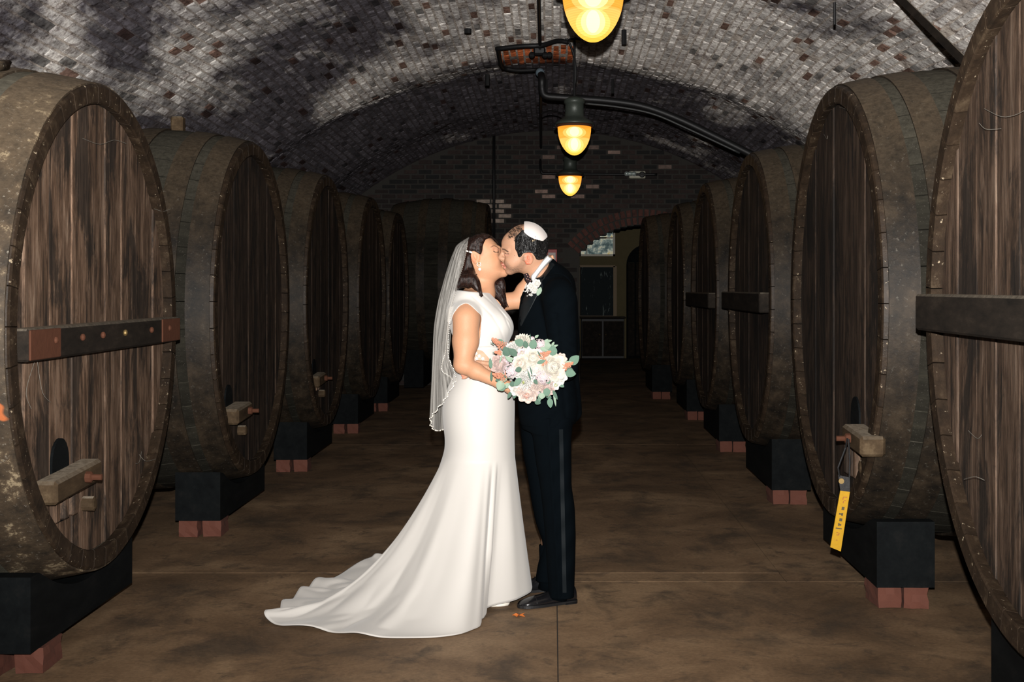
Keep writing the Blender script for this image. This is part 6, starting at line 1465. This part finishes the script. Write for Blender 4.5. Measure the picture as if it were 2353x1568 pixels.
for a_ in ((1560, 640, .8, .75, 240, 170, 0), (1480, 800, 1, -.1, 200, 150, 0), (690, 260, -1, .4, 185, 140, 0, .03), (850, 350, .2, 1, 190, 150, 0, .035), (740, 330, -.2, .9, 140, 100, 2, .028), (1080, 300, .9, .1, 135, 140, 1, .03), (1230, 480, .1, 1, 200, 170, 0, .02), (1000, 330, .8, -.3, 150, 80, 1), (320, 260, -.9, .5, 180, 110, 0), (420, 470, -.6, .8, 190, 170, 2, .03), (560, 480, -.9, .8, 210, 130, 2, .03),
        (500, 545, -1, .25, 160, 60, 1, .035), (470, 600, -.8, .7, 180, 70, 1, .035), (70, 720, -.1, 1, 200, 70, 0), (75, 960, 0, 1, 180, 50, 2), (350, 1050, -1, -.35, 180, 140, 0, .0), (280, 950, -.4, -1, 200, 160, 1, .02), (640, 900, -.8, -.9, 200, 110, 0, .03), (420, 1000, .9, -.2, 120, 100, 2), (650, 720, -.9, -.3, 130, 100, 2, .03), (940, 620, 1, .35, 170, 70, 0, .03), (880, 930, .5, -.6, 110, 70, 2, .025),
        (1120, 1090, .1, -1, 160, 135, 0, .035), (1040, 1180, -.1, -1, 120, 130, 1, .03), (1180, 1280, .1, -1, 190, 110, 0, .0), (1260, 1180, .15, -1, 260, 40, 1, .0), (1240, 1130, .5, -1, 200, 60, 2, .0), (1100, 220, 1, .3, 130, 50, 1, .0), (1220, 290, .5, .8, 90, 45, 1, .0), (1240, 310, .9, .35, 110, 40, 1, .0), (900, 140, .6, .5, 90, 50, 1), (1460, 610, 1, .1, 150, 55, 1, .02), (820, 180, -.1, 1, 120, 16, 2, .0), (130, 270, -1, .6, 90, 14, 2), (190, 420, -1, .1, 100, 20, 2),
        (820, 940, -.3, 1, 200, 26, 2, .03), (850, 850, -.25, 1, 170, 24, 2, .03), (1010, 500, -.5, 1, 130, 26, 2, .03), (230, 620, .3, 1, 190, 26, 1, .03), (1200, 960, -.7, -.3, 100, 60, 0, .02)):
    lf_(*a_)
rr_ = random.Random(12)
for k in range(46):
    an = rr_.uniform(0, 2*PI); q_ = rr_.uniform(.1, .93)**.6; zx, zy = 860+q_*690*math.cos(an), 790+q_*560*math.sin(an); an2 = an+rr_.gauss(0, .8)
    lf_(zx, zy, math.cos(an2), -math.sin(an2), rr_.uniform(110, 190), rr_.uniform(60, 130), rr_.choice((0, 2, 2, 1)), -.022)
for k, (zx, zy, r_, m_) in enumerate(((330, 560, 90, 'pink'), (560, 760, 80, 'white'), (840, 1180, 85, 'blush'), (1180, 450, 95, 'cream'), (1060, 640, 95, 'white'), (300, 470, 80, 'cream'), (1000, 560, 90, 'cream'), (780, 780, 80, 'cream'), (1240, 930, 80, 'blush'), (960, 1180, 80, 'pink'))):
    place(rose, 'spray_rose', zx, zy, r_, PET[m_], PET[m_], 60+k, layers=3, front=-.012)
def sprig(zx, zy, dx, dz, L, seed):
    c = bp(zx, zy, .03); r = random.Random(seed); mb = MB(); mb.tube([(0, 0, 0), (dx*L*u_*.5, -.004, dz*L*u_*.5), (dx*L*u_, 0, dz*L*u_)], .0012, 4)
    for k in range(26):
        t = k/26; mb.sphere((dx*L*u_*t+r.uniform(-.004, .004), r.uniform(-.006, 0), dz*L*u_*t+r.uniform(-.004, .004)), .0021, 5, 4)
    o = link('white_sprig', mb.me('white_sprig', PET['white'], True), bq); o.location = c-bq.location
sprig(250, 500, .85, .45, 200, 1); sprig(640, 830, .75, .7, 260, 2); sprig(480, 900, .9, .4, 230, 3)
# handle: wrapped stems held in her hand
ha, hb = P(1226, 860, 5.70)-bq.location, P(1196, 890, 5.85)-bq.location
MB().tube([tuple(ha), tuple(ha.lerp(hb, .35)), tuple(hb)], [.03, .017, .016], 12).build('stem_wrap', SHIRT, bq, True)
stm = MB()
for k in range(9): an = k*.7; stm.tube([tuple(hb+Vector((.009*math.cos(an), 0, .009*math.sin(an)))), tuple(hb+(hb-ha).normalized()*.05+Vector((.013*math.cos(an), 0, .013*math.sin(an))))], .0028, 5)
stm.build('stems', LEAF[2], bq, True)
# boutonniere
bt = empty('boutonniere', (0, 0, 0)); bt.location = P(1225, 662, 5.905); rel(bt, groom)
def bsub(o): o.parent = bt; o.matrix_parent_inverse = Matrix.Identity(4); return o
u2 = 5.9/3000/5.6
def bl(zx, zy, dy=0): return z1(zx, zy, 5.90+dy)-P(1225, 662, 5.905)
for k, (zx, zy, R_) in enumerate(((1530, 850, 52), (1500, 930, 48), (1455, 880, 42))):
    c_ = bl(zx, zy, -.01-.006*k); o = rose('white_rose', bt, (0, 0, 0), (-.2, -1, .2), R_*u2, PET['white'], PET['cream'], 30+k, layers=4); bsub(o); o.location = c_
bb2 = MB(); r_ = random.Random(5)
for k in range(60):
    zx, zy = r_.choice([(r_.gauss(1420, 22), r_.gauss(930, 30)), (r_.gauss(1470, 28), r_.gauss(995, 12)), (r_.gauss(1400, 12), r_.gauss(900, 20))]); bb2.sphere(bl(zx, zy, r_.uniform(-.02, 0)), .0030, 5, 4)
bsub(tag(link('baby_breath', bb2.me('baby_breath', PET['white'], True)), kind='stuff'))
o = leaf('leaf', bt, (0, 0, 0), (.3, -.1, 1), (0, -1, 0), 110*u2, 50*u2, LEAF[1]); bsub(o); o.location = bl(1540, 1008, -.045)
o = leaf('leaf', bt, (0, 0, 0), (.15, -.1, 1), (.2, -1, 0), 90*u2, 36*u2, LEAF[1]); bsub(o); o.location = bl(1572, 985, -.035)
